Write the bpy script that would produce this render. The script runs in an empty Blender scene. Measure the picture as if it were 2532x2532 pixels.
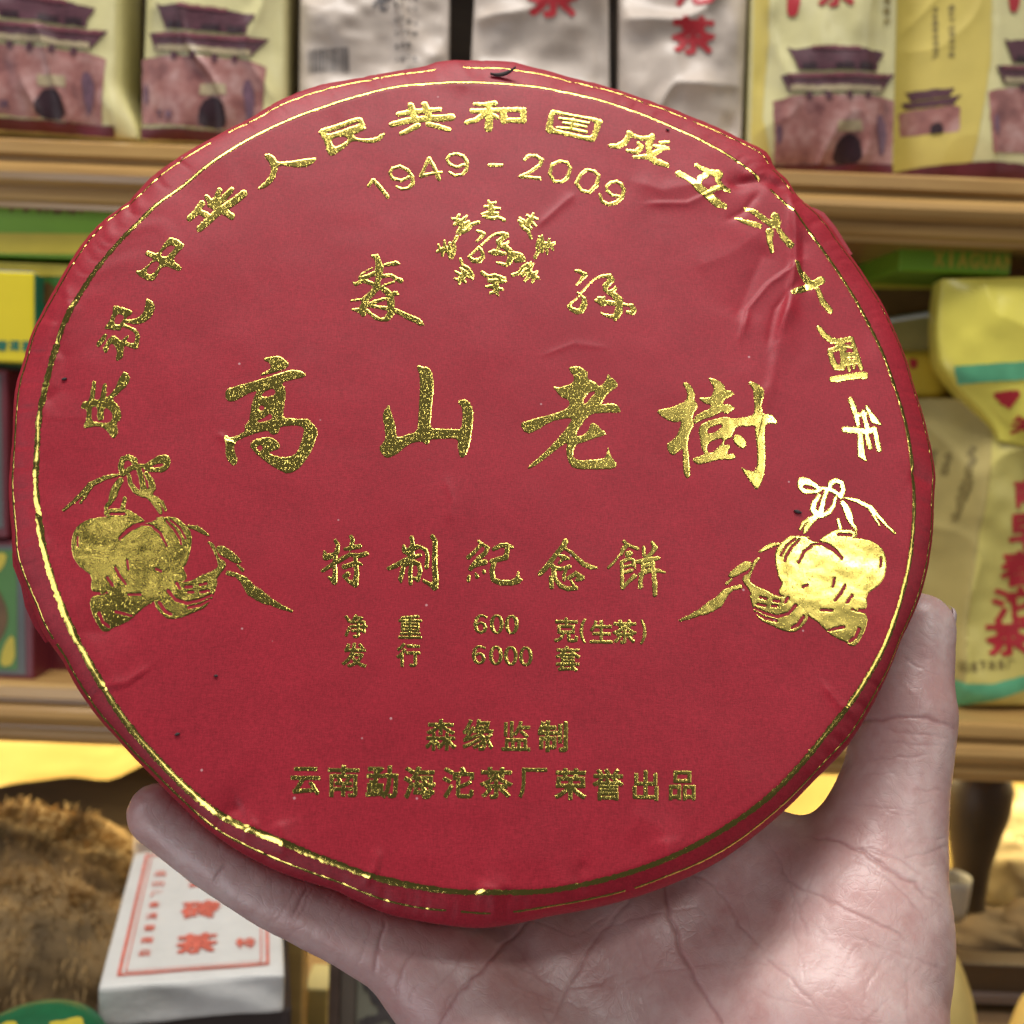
import bpy, bmesh, math, random
import numpy as np
from mathutils import Matrix, Vector, Euler

random.seed(7)
rng = np.random.default_rng(7)
SC = bpy.context.scene
COL = SC.collection

# ------------------------------------------------------------------ camera
NPX = 2532.0                 # the tracing frame of the photograph
FOC = 1.07                   # focal length / frame width
CAM_LOC = Vector((0.0, 0.0, 1.35))
PITCH = math.radians(-6.0)
ROLL = math.radians(2.35)
cam_d = bpy.data.cameras.new('camera')
cam = bpy.data.objects.new('camera', cam_d)
COL.objects.link(cam)
M3 = Matrix.Rotation(math.pi / 2 + PITCH, 3, 'X') @ Matrix.Rotation(ROLL, 3, 'Z')
cam.matrix_world = Matrix.Translation(CAM_LOC) @ M3.to_4x4()
cam_d.sensor_width = 36.0
cam_d.lens = 36.0 * FOC
cam_d.clip_start = 0.01
cam_d.clip_end = 50.0
cam_d.dof.use_dof = True
cam_d.dof.focus_distance = 0.258
cam_d.dof.aperture_fstop = 17.0
cam_d.dof.aperture_blades = 0
SC.camera = cam
MW = np.array(M3)
CL = np.array(CAM_LOC)

# ------------------------------------------------------------------ world and lamps
w = bpy.data.worlds.new('World')
SC.world = w
w.use_nodes = True
wb = w.node_tree.nodes['Background']
wb.inputs[0].default_value = (0.92, 0.93, 1.0, 1)
wb.inputs[1].default_value = 0.062
SC.view_settings.view_transform = 'Standard'
SC.view_settings.look = 'None'
SC.view_settings.exposure = 0.0
SC.view_settings.gamma = 1.0


def lamp(name, loc, target, size, size_y, power, color, shape='RECTANGLE', spread=180):
    d = bpy.data.lights.new(name, 'AREA')
    d.shape = shape
    d.size = size
    d.size_y = size_y
    d.energy = power
    d.color = color
    d.spread = math.radians(spread)
    o = bpy.data.objects.new(name, d)
    COL.objects.link(o)
    o.location = loc
    o.rotation_euler = (Vector(target) - Vector(loc)).to_track_quat('-Z', 'Y').to_euler()
    return o


lamp('downlight', (0.57, -0.43, 2.19), (0.05, .27, 1.30), .14, .14, 2.1, (1.0, .97, .95), 'DISK')
lamp('second_downlight', (-0.455, -0.81, 2.31), (-0.05, .27, 1.30), .05, .05, .09, (1.0, .97, .95), 'DISK')
lamp('ceiling_lamp', (-0.15, 0.22, 2.75), (-.1, .6, 1.3), 1.3, .35, 26, (1.0, .96, .92))
lamp('side_fill', (-1.5, -0.55, 1.75), (0, .40, 1.3), .9, .9, 5.6, (.95, .95, 1.0))  # fill added from the left, kept out of the foil's reflections
lamp('far_side_fill', (1.7, -0.45, 1.75), (.1, .60, 1.3), .8, .8, 4.0, (1.0, .96, .90))  # added on the right to brighten the bags on the shelf
lamp('low_fill', (-0.75, -0.75, 0.75), (0, .25, 1.25), .6, .6, 4.4, (.96, .94, 1.0))  # fill light added low in front to lift the finger and palm
lamp('under_shelf_lamp', (0.0, 0.82, 1.104), (0, .85, 1.0), 1.5, .03, 4.4, (1.0, .84, .48))


# ------------------------------------------------------------------ helpers
def tag(o, label=None, cat=None, group=None, kind=None):
    if label: o['label'] = label
    if cat: o['category'] = cat
    if group: o['group'] = group
    if kind: o['kind'] = kind
    return o


def empty(name, loc, rot=None, label=None, cat=None, group=None):
    o = bpy.data.objects.new(name, None)
    o.empty_display_size = 0.02
    o.location = loc
    if rot is not None: o.rotation_euler = rot
    COL.objects.link(o)
    return tag(o, label, cat, group)


def mesh_obj(name, verts, faces, mat, parent=None, smooth=True, mats=None, midx=None):
    me = bpy.data.meshes.new(name)
    me.from_pydata([tuple(v) for v in verts], [], [tuple(f) for f in faces])
    if mats:
        for m in mats: me.materials.append(m)
    elif mat: me.materials.append(mat)
    if midx is not None: me.polygons.foreach_set('material_index', np.asarray(midx, np.int32))
    if smooth: me.polygons.foreach_set('use_smooth', [True] * len(me.polygons))
    me.update()
    o = bpy.data.objects.new(name, me)
    COL.objects.link(o)
    if parent is not None: o.parent = parent
    return o


def rays(p):
    """camera-frame directions (z = -1) through points of the tracing frame"""
    p = np.asarray(p, float).reshape(-1, 2)
    return np.stack([(p[:, 0] - NPX / 2) / (FOC * NPX), -(p[:, 1] - NPX / 2) / (FOC * NPX), -np.ones(len(p))], 1)


def at(px, py, Y):
    """world point on the upright plane y = Y seen through a point of the tracing frame"""
    d = MW @ rays([(px, py)])[0]
    return CL + d * ((Y - CL[1]) / d[1])


def at_many(p, Y):
    d = rays(p) @ MW.T
    return CL + d * ((Y - CL[1]) / d[:, 1])[:, None]


def at_z(px, py, Z):
    d = MW @ rays([(px, py)])[0]
    return CL + d * ((Z - CL[2]) / d[2])


def camp(px, py, depth):
    """camera-frame point at a depth (same unit as depth)"""
    return rays([(px, py)])[0] * depth


def vnoise(x, y, seed=0):
    """smooth value noise in [-1, 1]"""
    x = np.asarray(x, float); y = np.asarray(y, float)
    xi = np.floor(x).astype(np.int64); yi = np.floor(y).astype(np.int64)
    fx = x - xi; fy = y - yi
    fx = fx * fx * (3 - 2 * fx); fy = fy * fy * (3 - 2 * fy)

    def h(a, b):
        n = (a * 374761393 + b * 668265263 + seed * 974634541) & 0x7fffffff
        n = ((n ^ (n >> 13)) * 1274126177) & 0x7fffffff
        n = (n ^ (n >> 16)) & 0xffff
        return n / 32767.5 - 1.0
    return (h(xi, yi) * (1 - fx) + h(xi + 1, yi) * fx) * (1 - fy) + (h(xi, yi + 1) * (1 - fx) + h(xi + 1, yi + 1) * fx) * fy


def fbm(x, y, seed=0, oct=3):
    s = 0; a = 1.0; t = 0
    for k in range(oct):
        s = s + a * vnoise(x * 2 ** k + 17.3 * k, y * 2 ** k - 9.1 * k, seed + k); t += a; a *= .5
    return s / t


def sstep(a, b, x):
    t = np.clip((x - a) / (b - a), 0, 1)
    return t * t * (3 - 2 * t)


# ---- signed distance of traced shapes
def sd_strokes(P, strokes):
    d = np.full(len(P), 1e9)
    for st in strokes:
        st = np.asarray(st, float)
        if len(st) == 1: st = np.vstack([st, st + [[.01, 0, 0]]])
        for a, b in zip(st[:-1], st[1:]):
            ab = b[:2] - a[:2]; L = max(ab @ ab, 1e-9)
            t = np.clip(((P - a[:2]) @ ab) / L, 0, 1)
            q = P - a[:2] - t[:, None] * ab
            d = np.minimum(d, np.hypot(q[:, 0], q[:, 1]) - (a[2] + t * (b[2] - a[2])))
    return d


def sd_segs(P, A, B):
    """even-odd signed distance to a set of closed outlines given as segments"""
    d2 = np.full(len(P), 1e18); par = np.zeros(len(P), bool)
    for a, b in zip(A, B):
        ab = b - a; L = max(ab @ ab, 1e-12)
        t = np.clip(((P - a) @ ab) / L, 0, 1)
        q = P - a - t[:, None] * ab
        d2 = np.minimum(d2, (q * q).sum(1))
        if a[1] != b[1]:
            c = (a[1] > P[:, 1]) != (b[1] > P[:, 1])
            xx = a[0] + (P[:, 1] - a[1]) * (b[0] - a[0]) / (b[1] - a[1])
            par ^= c & (P[:, 0] < xx)
    d = np.sqrt(d2)
    return np.where(par, -d, d)


def rounded(pl, n=1):
    pl = np.asarray(pl, float)
    for _ in range(n):
        nx = np.roll(pl, -1, 0)
        pl = np.stack([pl * .75 + nx * .25, pl * .25 + nx * .75], 1).reshape(-1, 2)
    return pl


def sd_polys(P, polys, smooth=1):
    d = np.full(len(P), 1e9)
    for pl in polys:
        q = rounded(pl, smooth) if smooth else np.asarray(pl, float)
        d = np.minimum(d, sd_segs(P, q, np.roll(q, -1, 0)))
    return d


_glyphs = {}


def glyph(ch):
    """outline segments of a character of Blender's own font, unit em, centred"""
    if ch in _glyphs: return _glyphs[ch]
    c = bpy.data.curves.new('tmp', 'FONT')
    c.body = ch; c.resolution_u = 3
    o = bpy.data.objects.new('tmp', c)
    COL.objects.link(o)
    dg = bpy.context.evaluated_depsgraph_get(); dg.update()
    m = o.evaluated_get(dg).to_mesh()
    v = np.array([x.co[:2] for x in m.vertices])
    cnt = {}
    for f in m.polygons:
        for e in f.edge_keys: cnt[e] = cnt.get(e, 0) + 1
    E = [e for e, k in cnt.items() if k == 1]
    o.evaluated_get(dg).to_mesh_clear()
    bpy.data.objects.remove(o); bpy.data.curves.remove(c)
    lo, hi = v.min(0), v.max(0)
    A = np.array([v[e[0]] for e in E]); B = np.array([v[e[1]] for e in E])
    _glyphs[ch] = (A, B, lo, hi)
    return _glyphs[ch]


def sd_glyph(P, ch, cx, cy, sx, sy, rot=0.0, bold=0.0):
    """glyph fitted into a box sx x sy (tracing px) about (cx, cy)"""
    A, B, lo, hi = glyph(ch)
    m = (lo + hi) / 2; sc = np.array([sx, sy]) / np.maximum(hi - lo, 1e-4)
    c, s = math.cos(rot), math.sin(rot)

    def tr(Q):
        q = (Q - m) * sc * [1, -1]
        return np.stack([q[:, 0] * c - q[:, 1] * s + cx, q[:, 0] * s + q[:, 1] * c + cy], 1)
    return sd_segs(P, tr(A), tr(B)) - bold


def grid_mesh(bbox, cell, sdf, noise=0.0, seed=0, nscale=3.0):
    """triangulated region sdf < 0 inside bbox; returns points, faces, distance"""
    x0, y0, x1, y1 = bbox
    nx = int((x1 - x0) / cell) + 2; ny = int((y1 - y0) / cell) + 2
    gx = x0 + np.arange(nx) * cell; gy = y0 + np.arange(ny) * cell
    X, Y = np.meshgrid(gx, gy)
    P = np.stack([X.ravel(), Y.ravel()], 1)
    D = sdf(P)
    if noise: D = D + noise * vnoise(P[:, 0] / nscale, P[:, 1] / nscale, seed)
    D = np.where(np.abs(D) < 1e-4, 1e-4, D)
    ins = (D < 0).reshape(ny, nx)
    idx = -np.ones(ny * nx, np.int64)
    used = np.flatnonzero(ins.ravel())
    idx[used] = np.arange(len(used))
    pts = [P[used]]; dist = [D[used]]; n = len(used)
    faces = []
    cs = ins[:-1, :-1].astype(int) + ins[:-1, 1:] + ins[1:, 1:] + ins[1:, :-1]
    jf, i_f = np.nonzero(cs == 4)
    b = jf * nx + i_f
    full = np.stack([idx[b], idx[b + nx], idx[b + nx + 1], idx[b + 1]], 1)
    faces = full.tolist()
    ev = {}; ep = []; ed = []
    jm, im = np.nonzero((cs > 0) & (cs < 4))
    for j, i in zip(jm.tolist(), im.tolist()):
        c = [j * nx + i, (j + 1) * nx + i, (j + 1) * nx + i + 1, j * nx + i + 1]
        poly = []
        for k in range(4):
            a, q = c[k], c[(k + 1) % 4]
            if idx[a] >= 0: poly.append(int(idx[a]))
            if (idx[a] >= 0) != (idx[q] >= 0):
                key = (a, q) if a < q else (q, a)
                if key not in ev:
                    t = D[key[0]] / (D[key[0]] - D[key[1]])
                    ev[key] = n + len(ep)
                    ep.append(P[key[0]] + t * (P[key[1]] - P[key[0]])); ed.append(0.0)
                poly.append(ev[key])
        if len(poly) >= 3: faces.append(poly)
    if ep: pts.append(np.array(ep)); dist.append(np.array(ed))
    return np.vstack(pts), faces, np.concatenate(dist)


def shape_bbox(polys, strokes, pad=3.0):
    q = [np.asarray(p, float)[:, :2] for p in polys]
    for s in strokes:
        s = np.asarray(s, float)
        q += [s[:, :2] - s[:, 2:3], s[:, :2] + s[:, 2:3]]
    q = np.vstack(q)
    return (q[:, 0].min() - pad, q[:, 1].min() - pad, q[:, 0].max() + pad, q[:, 1].max() + pad)


# ------------------------------------------------------------------ materials
def new_mat(name):
    m = bpy.data.materials.new(name)
    m.use_nodes = True
    nt = m.node_tree
    return m, nt, nt.nodes['Principled BSDF']


def N(nt, t, **kw):
    n = nt.nodes.new(t)
    for k, v in kw.items():
        if k.startswith('_'): setattr(n, k[1:], v)
        else: n.inputs[k].default_value = v
    return n


def simple(name, col, rough=0.6, var=0.12, scale=40.0, bump=0.0, bscale=200.0, metal=0.0, spec=0.5, detail=4.0, coat=0.0, stretch=None):
    """a procedural material: base colour broken up by noise, optional fine bump"""
    m, nt, b = new_mat(name)
    tc = N(nt, 'ShaderNodeTexCoord')
    src = tc.outputs['Object']
    if stretch:
        mp = N(nt, 'ShaderNodeMapping'); mp.inputs['Scale'].default_value = stretch
        nt.links.new(src, mp.inputs[0]); src = mp.outputs[0]
    nz = N(nt, 'ShaderNodeTexNoise', Scale=scale, Detail=detail, Roughness=0.6)
    nt.links.new(src, nz.inputs['Vector'])
    cr = N(nt, 'ShaderNodeValToRGB')
    c = np.array(col)
    cr.color_ramp.elements[0].position = .25; cr.color_ramp.elements[1].position = .75
    cr.color_ramp.elements[0].color = (*np.clip(c * (1 - var), 0, 1), 1)
    cr.color_ramp.elements[1].color = (*np.clip(c * (1 + var), 0, 1), 1)
    nt.links.new(nz.outputs['Fac'], cr.inputs[0])
    nt.links.new(cr.outputs[0], b.inputs['Base Color'])
    b.inputs['Roughness'].default_value = rough
    b.inputs['Metallic'].default_value = metal
    b.inputs['Specular IOR Level'].default_value = spec
    b.inputs['Coat Weight'].default_value = coat
    if bump:
        n2 = N(nt, 'ShaderNodeTexNoise', Scale=bscale, Detail=3.0)
        nt.links.new(src, n2.inputs['Vector'])
        bp = N(nt, 'ShaderNodeBump', Strength=bump, Distance=0.001)
        nt.links.new(n2.outputs['Fac'], bp.inputs['Height'])
        nt.links.new(bp.outputs[0], b.inputs['Normal'])
    return m

# ------------------------------------------------------------------ traced lettering (origin x, y, scale of each tracing sheet)
ZS = {'a': (500, 850, .3882), 'b': (1250, 850, .3882), 'c': (770, 1310, .2381), 'd': (1210, 1310, .2381),
      'e': (0, 450, .3365), 'f': (0, 0, .44), 'g': (770, 240, .3778), 'h': (1480, 290, .3106), 'i': (1990, 640, .2691),
      'j': (850, 620, .119), 'k': (1390, 650, .1087), 'l': (1040, 480, .1863), 'm': (100, 1080, .3623), 'n': (1500, 0, .534),
      'p': (700, 0, .44), 'q': (1650, 1130, .3623), 'r': (2150, 560, .2278), 's': (2250, 950, .4921), 't': (0, 1750, .5176)}


def zz(key, pl):
    x0, y0, s = ZS[key]
    out = []
    for p in pl:
        out.append((x0 + p[0] * s, y0 + p[1] * s) + ((p[2] * s,) if len(p) > 2 else ()))
    return out


# name: (sheet, outlines, holes, strokes, cut strokes)
CH = {}
CH['gao'] = ('a', [[(388,88),(440,82),(490,75),(525,95),(553,130),(540,152),(470,178),(368,205),(372,190),(425,165),(437,145),(430,118),(400,108)],
  [(145,292),(200,270),(300,245),(400,215),(500,185),(570,162),(630,172),(662,195),(650,210),(580,225),(500,245),(530,285),(532,330),(520,400),(512,470),(560,472),(610,478),(665,472),(700,500),(742,555),(715,630),(690,690),(640,765),(600,805),(545,828),(515,815),(440,775),(360,715),(320,675),(300,645),(330,610),(390,595),(440,592),(485,625),(497,660),(470,675),(420,690),(440,705),(500,722),(550,720),(590,705),(615,670),(640,590),(650,530),(600,515),(495,525),(490,560),(460,580),(430,568),(415,550),(350,565),(280,588),(215,620),(200,660),(210,700),(228,745),(205,778),(170,755),(148,710),(150,650),(140,590),(155,578),(170,600),(210,590),(260,565),(275,545),(268,520),(300,495),(305,440),(315,380),(335,320),(358,295),(300,310),(250,340),(190,370),(150,355)]],
  [[(375,325),(400,300),(445,282),(468,300),(462,325),(420,335),(385,338)],[(358,405),(372,390),(392,395),(397,412),(378,428),(362,420)],[(395,470),(430,440),(445,455),(440,480),(415,490),(380,500),(350,500),(352,488)],[(342,662),(365,642),(385,650),(383,675),(360,685)]], [], [])
CH['shan'] = ('a', [[(1365,148),(1375,135),(1400,148),(1440,150),(1465,185),(1477,250),(1470,330),(1460,430),(1450,540),(1500,540),(1600,545),(1652,548),(1660,450),(1655,400),(1625,378),(1640,358),(1680,355),(1715,390),(1728,445),(1722,540),(1705,640),(1685,700),(1662,730),(1640,720),(1628,660),(1632,620),(1610,602),(1540,605),(1450,608),(1440,645),(1420,640),(1400,620),(1340,630),(1295,655),(1250,695),(1190,728),(1150,715),(1125,660),(1145,640),(1170,600),(1160,520),(1148,465),(1160,420),(1190,382),(1197,410),(1210,460),(1230,510),(1238,585),(1250,598),(1300,580),(1370,560),(1375,480),(1385,330),(1388,230),(1380,180)]], [], [], [])
CH['lao'] = ('b', [[(398,152),(460,142),(490,155),(525,182),(522,225),(570,245),(600,275),(640,235),(650,190),(670,210),(712,245),(715,275),(670,300),(630,345),(605,390),(640,380),(705,382),(738,425),(720,440),(650,435),(600,440),(550,445),(520,470),(480,520),(450,570),(460,592),(500,580),(530,550),(545,500),(580,510),(605,540),(645,565),(625,585),(560,600),(500,625),(450,640),(432,680),(430,725),(470,745),(530,740),(600,735),(640,725),(650,662),(660,665),(665,705),(715,770),(690,795),(600,798),(520,800),(440,795),(410,770),(390,720),(388,660),(395,625),(340,660),(280,710),(220,755),(160,795),(135,795),(180,750),(240,700),(320,620),(380,550),(420,490),(415,470),(350,480),(280,500),(200,550),(130,580),(88,508),(150,490),(230,465),(320,445),(390,415),(410,385),(400,355),(360,345),(325,310),(300,270),(330,282),(380,268),(430,250),(440,210),(410,175)]],
  [[(495,385),(500,350),(525,315),(560,300),(575,312),(540,345),(515,380)]], [], [])
CH['shu'] = ('b', [[(1125,250),(1150,245),(1190,275),(1208,320),(1200,360),(1225,385),(1222,410),(1200,440),(1190,470),(1200,520),(1180,560),(1165,600),(1160,655),(1170,720),(1172,780),(1180,830),(1165,858),(1140,840),(1130,780),(1130,700),(1125,665),(1095,690),(1070,712),(1040,690),(1025,640),(1060,615),(1090,590),(1110,540),(1120,490),(1090,500),(1040,490),(1000,465),(960,435),(980,420),(1060,405),(1110,385),(1150,365),(1160,320),(1145,285)],
  [(1288,218),(1320,220),(1370,240),(1395,265),(1400,295),(1450,305),(1455,325),(1420,345),(1390,360),(1385,390),(1420,385),(1460,405),(1445,430),(1400,450),(1380,430),(1350,450),(1300,470),(1260,480),(1210,510),(1190,500),(1210,460),(1250,435),(1300,420),(1310,390),(1270,380),(1228,350),(1245,342),(1300,345),(1320,320),(1330,285),(1310,250)],
  [(1240,520),(1280,495),(1340,480),(1400,465),(1450,480),(1520,470),(1580,460),(1585,400),(1580,320),(1570,275),(1540,248),(1570,240),(1620,265),(1645,300),(1640,350),(1625,400),(1640,455),(1690,450),(1730,490),(1725,515),(1690,510),(1655,515),(1650,580),(1655,680),(1655,780),(1640,860),(1610,928),(1585,920),(1560,880),(1510,810),(1503,785),(1550,810),(1585,815),(1605,770),(1600,650),(1590,580),(1588,520),(1540,530),(1500,525),(1470,530),(1450,570),(1440,600),(1400,610),(1390,650),(1420,640),(1435,660),(1410,695),(1420,705),(1460,700),(1468,730),(1430,740),(1370,735),(1290,755),(1230,772),(1190,745),(1200,725),(1250,715),(1270,700),(1245,660),(1240,600),(1228,560)],
  [(1450,590),(1480,575),(1520,600),(1535,640),(1520,672),(1480,655),(1450,625)]],
  [[(1285,550),(1310,530),(1370,510),(1380,530),(1345,560),(1290,580)],[(1285,640),(1330,610),(1390,600),(1370,650),(1310,700),(1285,690)]], [], [])
CH['te'] = ('c', [], [], [[(248,110,18),(275,160,20),(265,225,26),(235,270,26)],[(135,230,16),(150,285,34),(240,260,28)],[(115,425,18),(180,385,22),(300,310,24),(400,255,20)],[(248,280,22),(238,360,24),(245,440,24),(238,540,30)],[(238,540,28),(180,490,12)],[(410,70,20),(430,110,22),(400,200,20)],[(345,200,16),(440,180,24),(500,170,24)],[(300,320,18),(400,255,18),(480,270,26),(570,248,24)],[(450,260,20),(460,330,22),(470,450,24),(455,560,34)],[(340,385,26),(430,355,26),(500,350,18),(525,360,10)],[(455,570,28),(380,530,16),(340,480,20),(375,460,28)]], [])
CH['zhi'] = ('c', [], [], [[(1040,85,22),(1050,140,22),(1040,200,34),(1035,300,36)],[(960,170,18),(965,220,26),(1010,240,30)],[(1010,215,28),(1090,180,28),(1130,180,16),(1190,215,18),(1205,280,20),(1195,390,22)],[(805,400,22),(880,370,26),(990,310,28),(1130,265,18)],[(1000,330,34),(1060,340,30)],[(960,370,20),(945,430,24),(925,510,24),(930,545,10)],[(1040,330,20),(1025,450,22),(1030,560,20)],[(960,375,20),(1050,330,20),(1115,360,24),(1130,430,22),(1105,520,24)],[(1060,500,14),(1100,525,18)],[(1258,75,24),(1285,120,26),(1280,250,26),(1280,400,28),(1290,520,32),(1280,600,34)],[(1280,600,28),(1220,560,20),(1165,530,16)]], [])
CH['ji_a'] = ('c', [], [], [[(1740,125,18),(1770,150,16),(1700,225,20),(1630,290,24)],[(1770,150,16),(1830,190,20),(1800,250,24),(1740,300,26)],[(1740,300,24),(1680,370,24),(1650,410,22)],[(1660,390,22),(1750,350,28),(1800,340,30)],[(1635,490,18),(1630,530,20)],[(1705,460,14),(1720,490,22)],[(1790,430,16),(1792,445,18)]], [])
CH['ji_b'] = ('d', [], [], [[(45,205,20),(120,165,24),(180,165,26),(240,185,14)],[(180,165,26),(185,230,26),(170,290,28),(80,315,26),(20,330,22)],[(50,340,24),(25,430,26),(40,520,26),(110,552,28),(220,555,28),(290,530,36),(330,520,14)],[(290,520,26),(300,445,10)]], [])
CH['nian'] = ('d', [], [], [[(790,120,30),(770,170,30),(690,260,24),(600,380,28),(525,460,24)],[(790,200,14),(850,235,18),(910,295,22),(980,360,26),(1060,390,24),(1115,395,10)],[(720,265,14),(780,290,26),(820,300,16)],[(770,300,16),(725,345,14)],[(680,400,26),(740,410,18),(830,385,24)],[(660,380,24),(675,480,24),(690,520,20)],[(800,400,16),(775,470,18),(775,520,18)],[(640,500,24),(645,595,24)],[(690,520,20),(740,585,24),(810,615,24),(900,605,24)],[(880,590,20),(850,530,14)],[(820,500,20),(900,455,24),(960,500,30),(910,520,20)]], [])
CH['bing'] = ('d', [], [], [[(1400,120,18),(1430,150,22),(1385,210,24),(1370,250,16)],[(1430,150,18),(1500,180,16),(1540,190,20)],[(1350,265,10),(1290,340,14),(1235,395,14)],[(1440,250,34),(1460,245,30)],[(1375,335,20),(1380,450,20),(1380,600,20)],[(1380,330,18),(1450,300,20),(1500,310,16),(1490,370,16)],[(1380,390,16),(1490,360,14)],[(1400,440,18),(1480,420,20)],[(1385,600,22),(1440,540,18),(1510,480,26)],[(1500,310,16),(1520,400,10)],[(1605,180,18),(1605,250,22)],[(1695,130,18),(1725,180,28),(1690,240,22),(1620,290,18)],[(1540,330,20),(1640,310,28),(1760,290,20)],[(1590,320,20),(1600,420,24),(1570,520,22),(1570,590,24)],[(1690,330,24),(1710,430,24),(1720,560,26),(1720,670,24)],[(1560,460,16),(1660,420,26),(1760,420,20),(1825,440,10)],[(1620,370,26),(1700,350,24)]], [])
CH['qing'] = ('e', [[(680,1450),(705,1465),(700,1530),(690,1600),(735,1595),(745,1520),(760,1475),(785,1480),(780,1540),(775,1580),(810,1560),(850,1500),(880,1430),(905,1388),(935,1400),(955,1440),(935,1490),(880,1540),(820,1590),(870,1640),(890,1700),(885,1740),(850,1770),(870,1830),(840,1885),(815,1870),(790,1830),(750,1795),(690,1790),(620,1808),(610,1790),(630,1740),(635,1665),(595,1660),(590,1640),(610,1610),(650,1605),(665,1530)]],
  [[(672,1650),(712,1645),(710,1735),(735,1755),(762,1735),(758,1655),(800,1665),(825,1700),(820,1745),(790,1770),(700,1762),(668,1745)]], [], [])
CH['zhu'] = ('e', [[(825,915),(850,900),(885,915),(925,925),(970,945),(965,970),(935,985),(920,1010),(985,1005),(1035,980),(1065,925),(1070,860),(1090,855),(1130,885),(1140,930),(1110,990),(1060,1030),(1000,1045),(930,1030),(900,1035),(960,1060),(1010,1085),(1030,1130),(1015,1180),(1020,1200),(1005,1230),(960,1215),(910,1195),(905,1240),(905,1280),(870,1312),(845,1305),(860,1260),(850,1210),(820,1180),(800,1195),(790,1240),(775,1260),(750,1225),(770,1190),(790,1150),(830,1120),(870,1150),(890,1165),(935,1120),(950,1130),(920,1170),(980,1190),(995,1150),(990,1110),(950,1080),(890,1055),(885,1090),(820,1080),(765,1075),(775,1050),(800,1015),(825,960)],
  [(700,1185),(730,1150),(760,1110),(785,1110),(780,1140),(745,1190),(720,1215)]], [[(832,1035),(850,970),(880,965),(915,985),(890,1030),(865,1050)]], [], [])
CH['zhong'] = ('e', [[(1210,440),(1240,410),(1275,405),(1355,455),(1345,480),(1290,535),(1270,580),(1335,625),(1330,645),(1305,655),(1245,620),(1190,620),(1170,650),(1150,690),(1125,725),(1085,720),(1040,700),(985,655),(1040,645),(1100,590),(1130,560),(1060,530),(1070,505),(1095,500),(1150,530),(1190,475)]],
  [[(1175,525),(1245,455),(1295,475),(1225,545),(1200,550)],[(1070,640),(1130,575),(1180,590),(1135,660),(1120,670),(1090,680)]], [], [])
CH['hua'] = ('e', [], [], [[(1515,100,16),(1540,135,22),(1600,165,26)],[(1610,55,20),(1585,120,22),(1540,160,20)],[(1700,50,18),(1650,105,24),(1600,150,24)],[(1480,150,24),(1440,215,24),(1390,260,22)],[(1440,200,18),(1510,235,24),(1540,250,16)],[(1790,80,26),(1700,150,28),(1600,215,28),(1530,280,26),(1465,340,24)],[(1600,190,20),(1660,220,26),(1700,250,24)],[(1560,170,20),(1600,200,22)]], [])
CH['ren'] = ('f', [[(1482,865),(1510,858),(1540,875),(1555,910),(1620,905),(1690,895),(1750,885),(1775,885),(1770,905),(1730,935),(1670,940),(1600,928),(1560,930),(1555,975),(1530,1020),(1490,1055),(1445,1062),(1455,1045),(1500,1010),(1525,965),(1520,920),(1495,890)]], [], [], [])
CH['min'] = ('g', [[(40,215),(110,190),(200,165),(290,130),(330,130),(345,170),(350,195),(360,205),(300,235),(270,240),(290,265),(350,275),(420,265),(460,240),(483,232),(475,260),(430,295),(360,300),(300,285),(255,290),(230,320),(180,355),(130,388),(100,355),(90,300),(70,260)]],
  [[(95,228),(180,205),(275,170),(300,160),(318,170),(300,180),(200,212),(110,240)],[(125,275),(190,250),(235,262),(240,280),(180,318),(148,325)]], [], [])
CH['gong'] = ('g', [], [], [[(650,55,22),(665,110,24),(680,145,20)],[(740,45,20),(760,100,24),(770,140,20)],[(570,110,16),(650,98,18),(760,85,16),(840,78,14)],[(525,180,16),(620,155,20),(740,140,20),(850,135,22),(920,128,22)],[(695,185,18),(640,215,16),(585,240,12)],[(765,175,16),(830,190,16),(900,210,14)]], [])
CH['he'] = ('g', [], [], [[(1070,40,10),(1140,45,16),(1200,38,18)],[(1050,85,14),(1140,88,18),(1250,80,14)],[(1160,50,20),(1165,120,26),(1160,200,26)],[(1130,110,20),(1080,145,16),(1015,162,14)],[(1180,110,14),(1215,130,14)],[(1255,85,22),(1260,150,24)],[(1250,80,16),(1330,78,14),(1390,82,18),(1385,150,20)],[(1265,150,14),(1390,150,18)]], [])
CH['guo'] = ('g', [[(1565,85),(1590,78),(1650,95),(1750,115),(1850,130),(1915,150),(1895,180),(1870,260),(1845,290),(1800,280),(1700,255),(1600,235),(1530,230),(1540,170)]],
  [[(1590,110),(1605,108),(1700,125),(1800,140),(1860,160),(1850,200),(1835,250),(1790,250),(1700,228),(1610,210),(1580,195),(1585,150)]], [], [])
CH['guo_in'] = ('g', [], [], [[(1625,135,9),(1720,150,11),(1815,165,9)],[(1610,195,8),(1700,205,12),(1800,225,10)],[(1715,145,12),(1700,205,12)],[(1650,165,9),(1720,178,13),(1800,190,7)]], [])
CH['cheng'] = ('h', [], [], [[(95,220,14),(150,225,20),(210,195,22),(245,140,22)],[(245,120,22),(280,140,16),(340,160,16),(430,155,22)],[(430,145,26),(400,210,26),(410,280,26)],[(230,260,12),(300,270,18),(345,230,20),(320,200,14)],[(285,310,12),(400,305,22),(460,345,26),(550,375,18)],[(410,300,24),(470,265,20),(520,240,14)],[(450,220,14),(510,230,18),(560,238,12)],[(495,195,14),(560,188,14)]], [])
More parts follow.
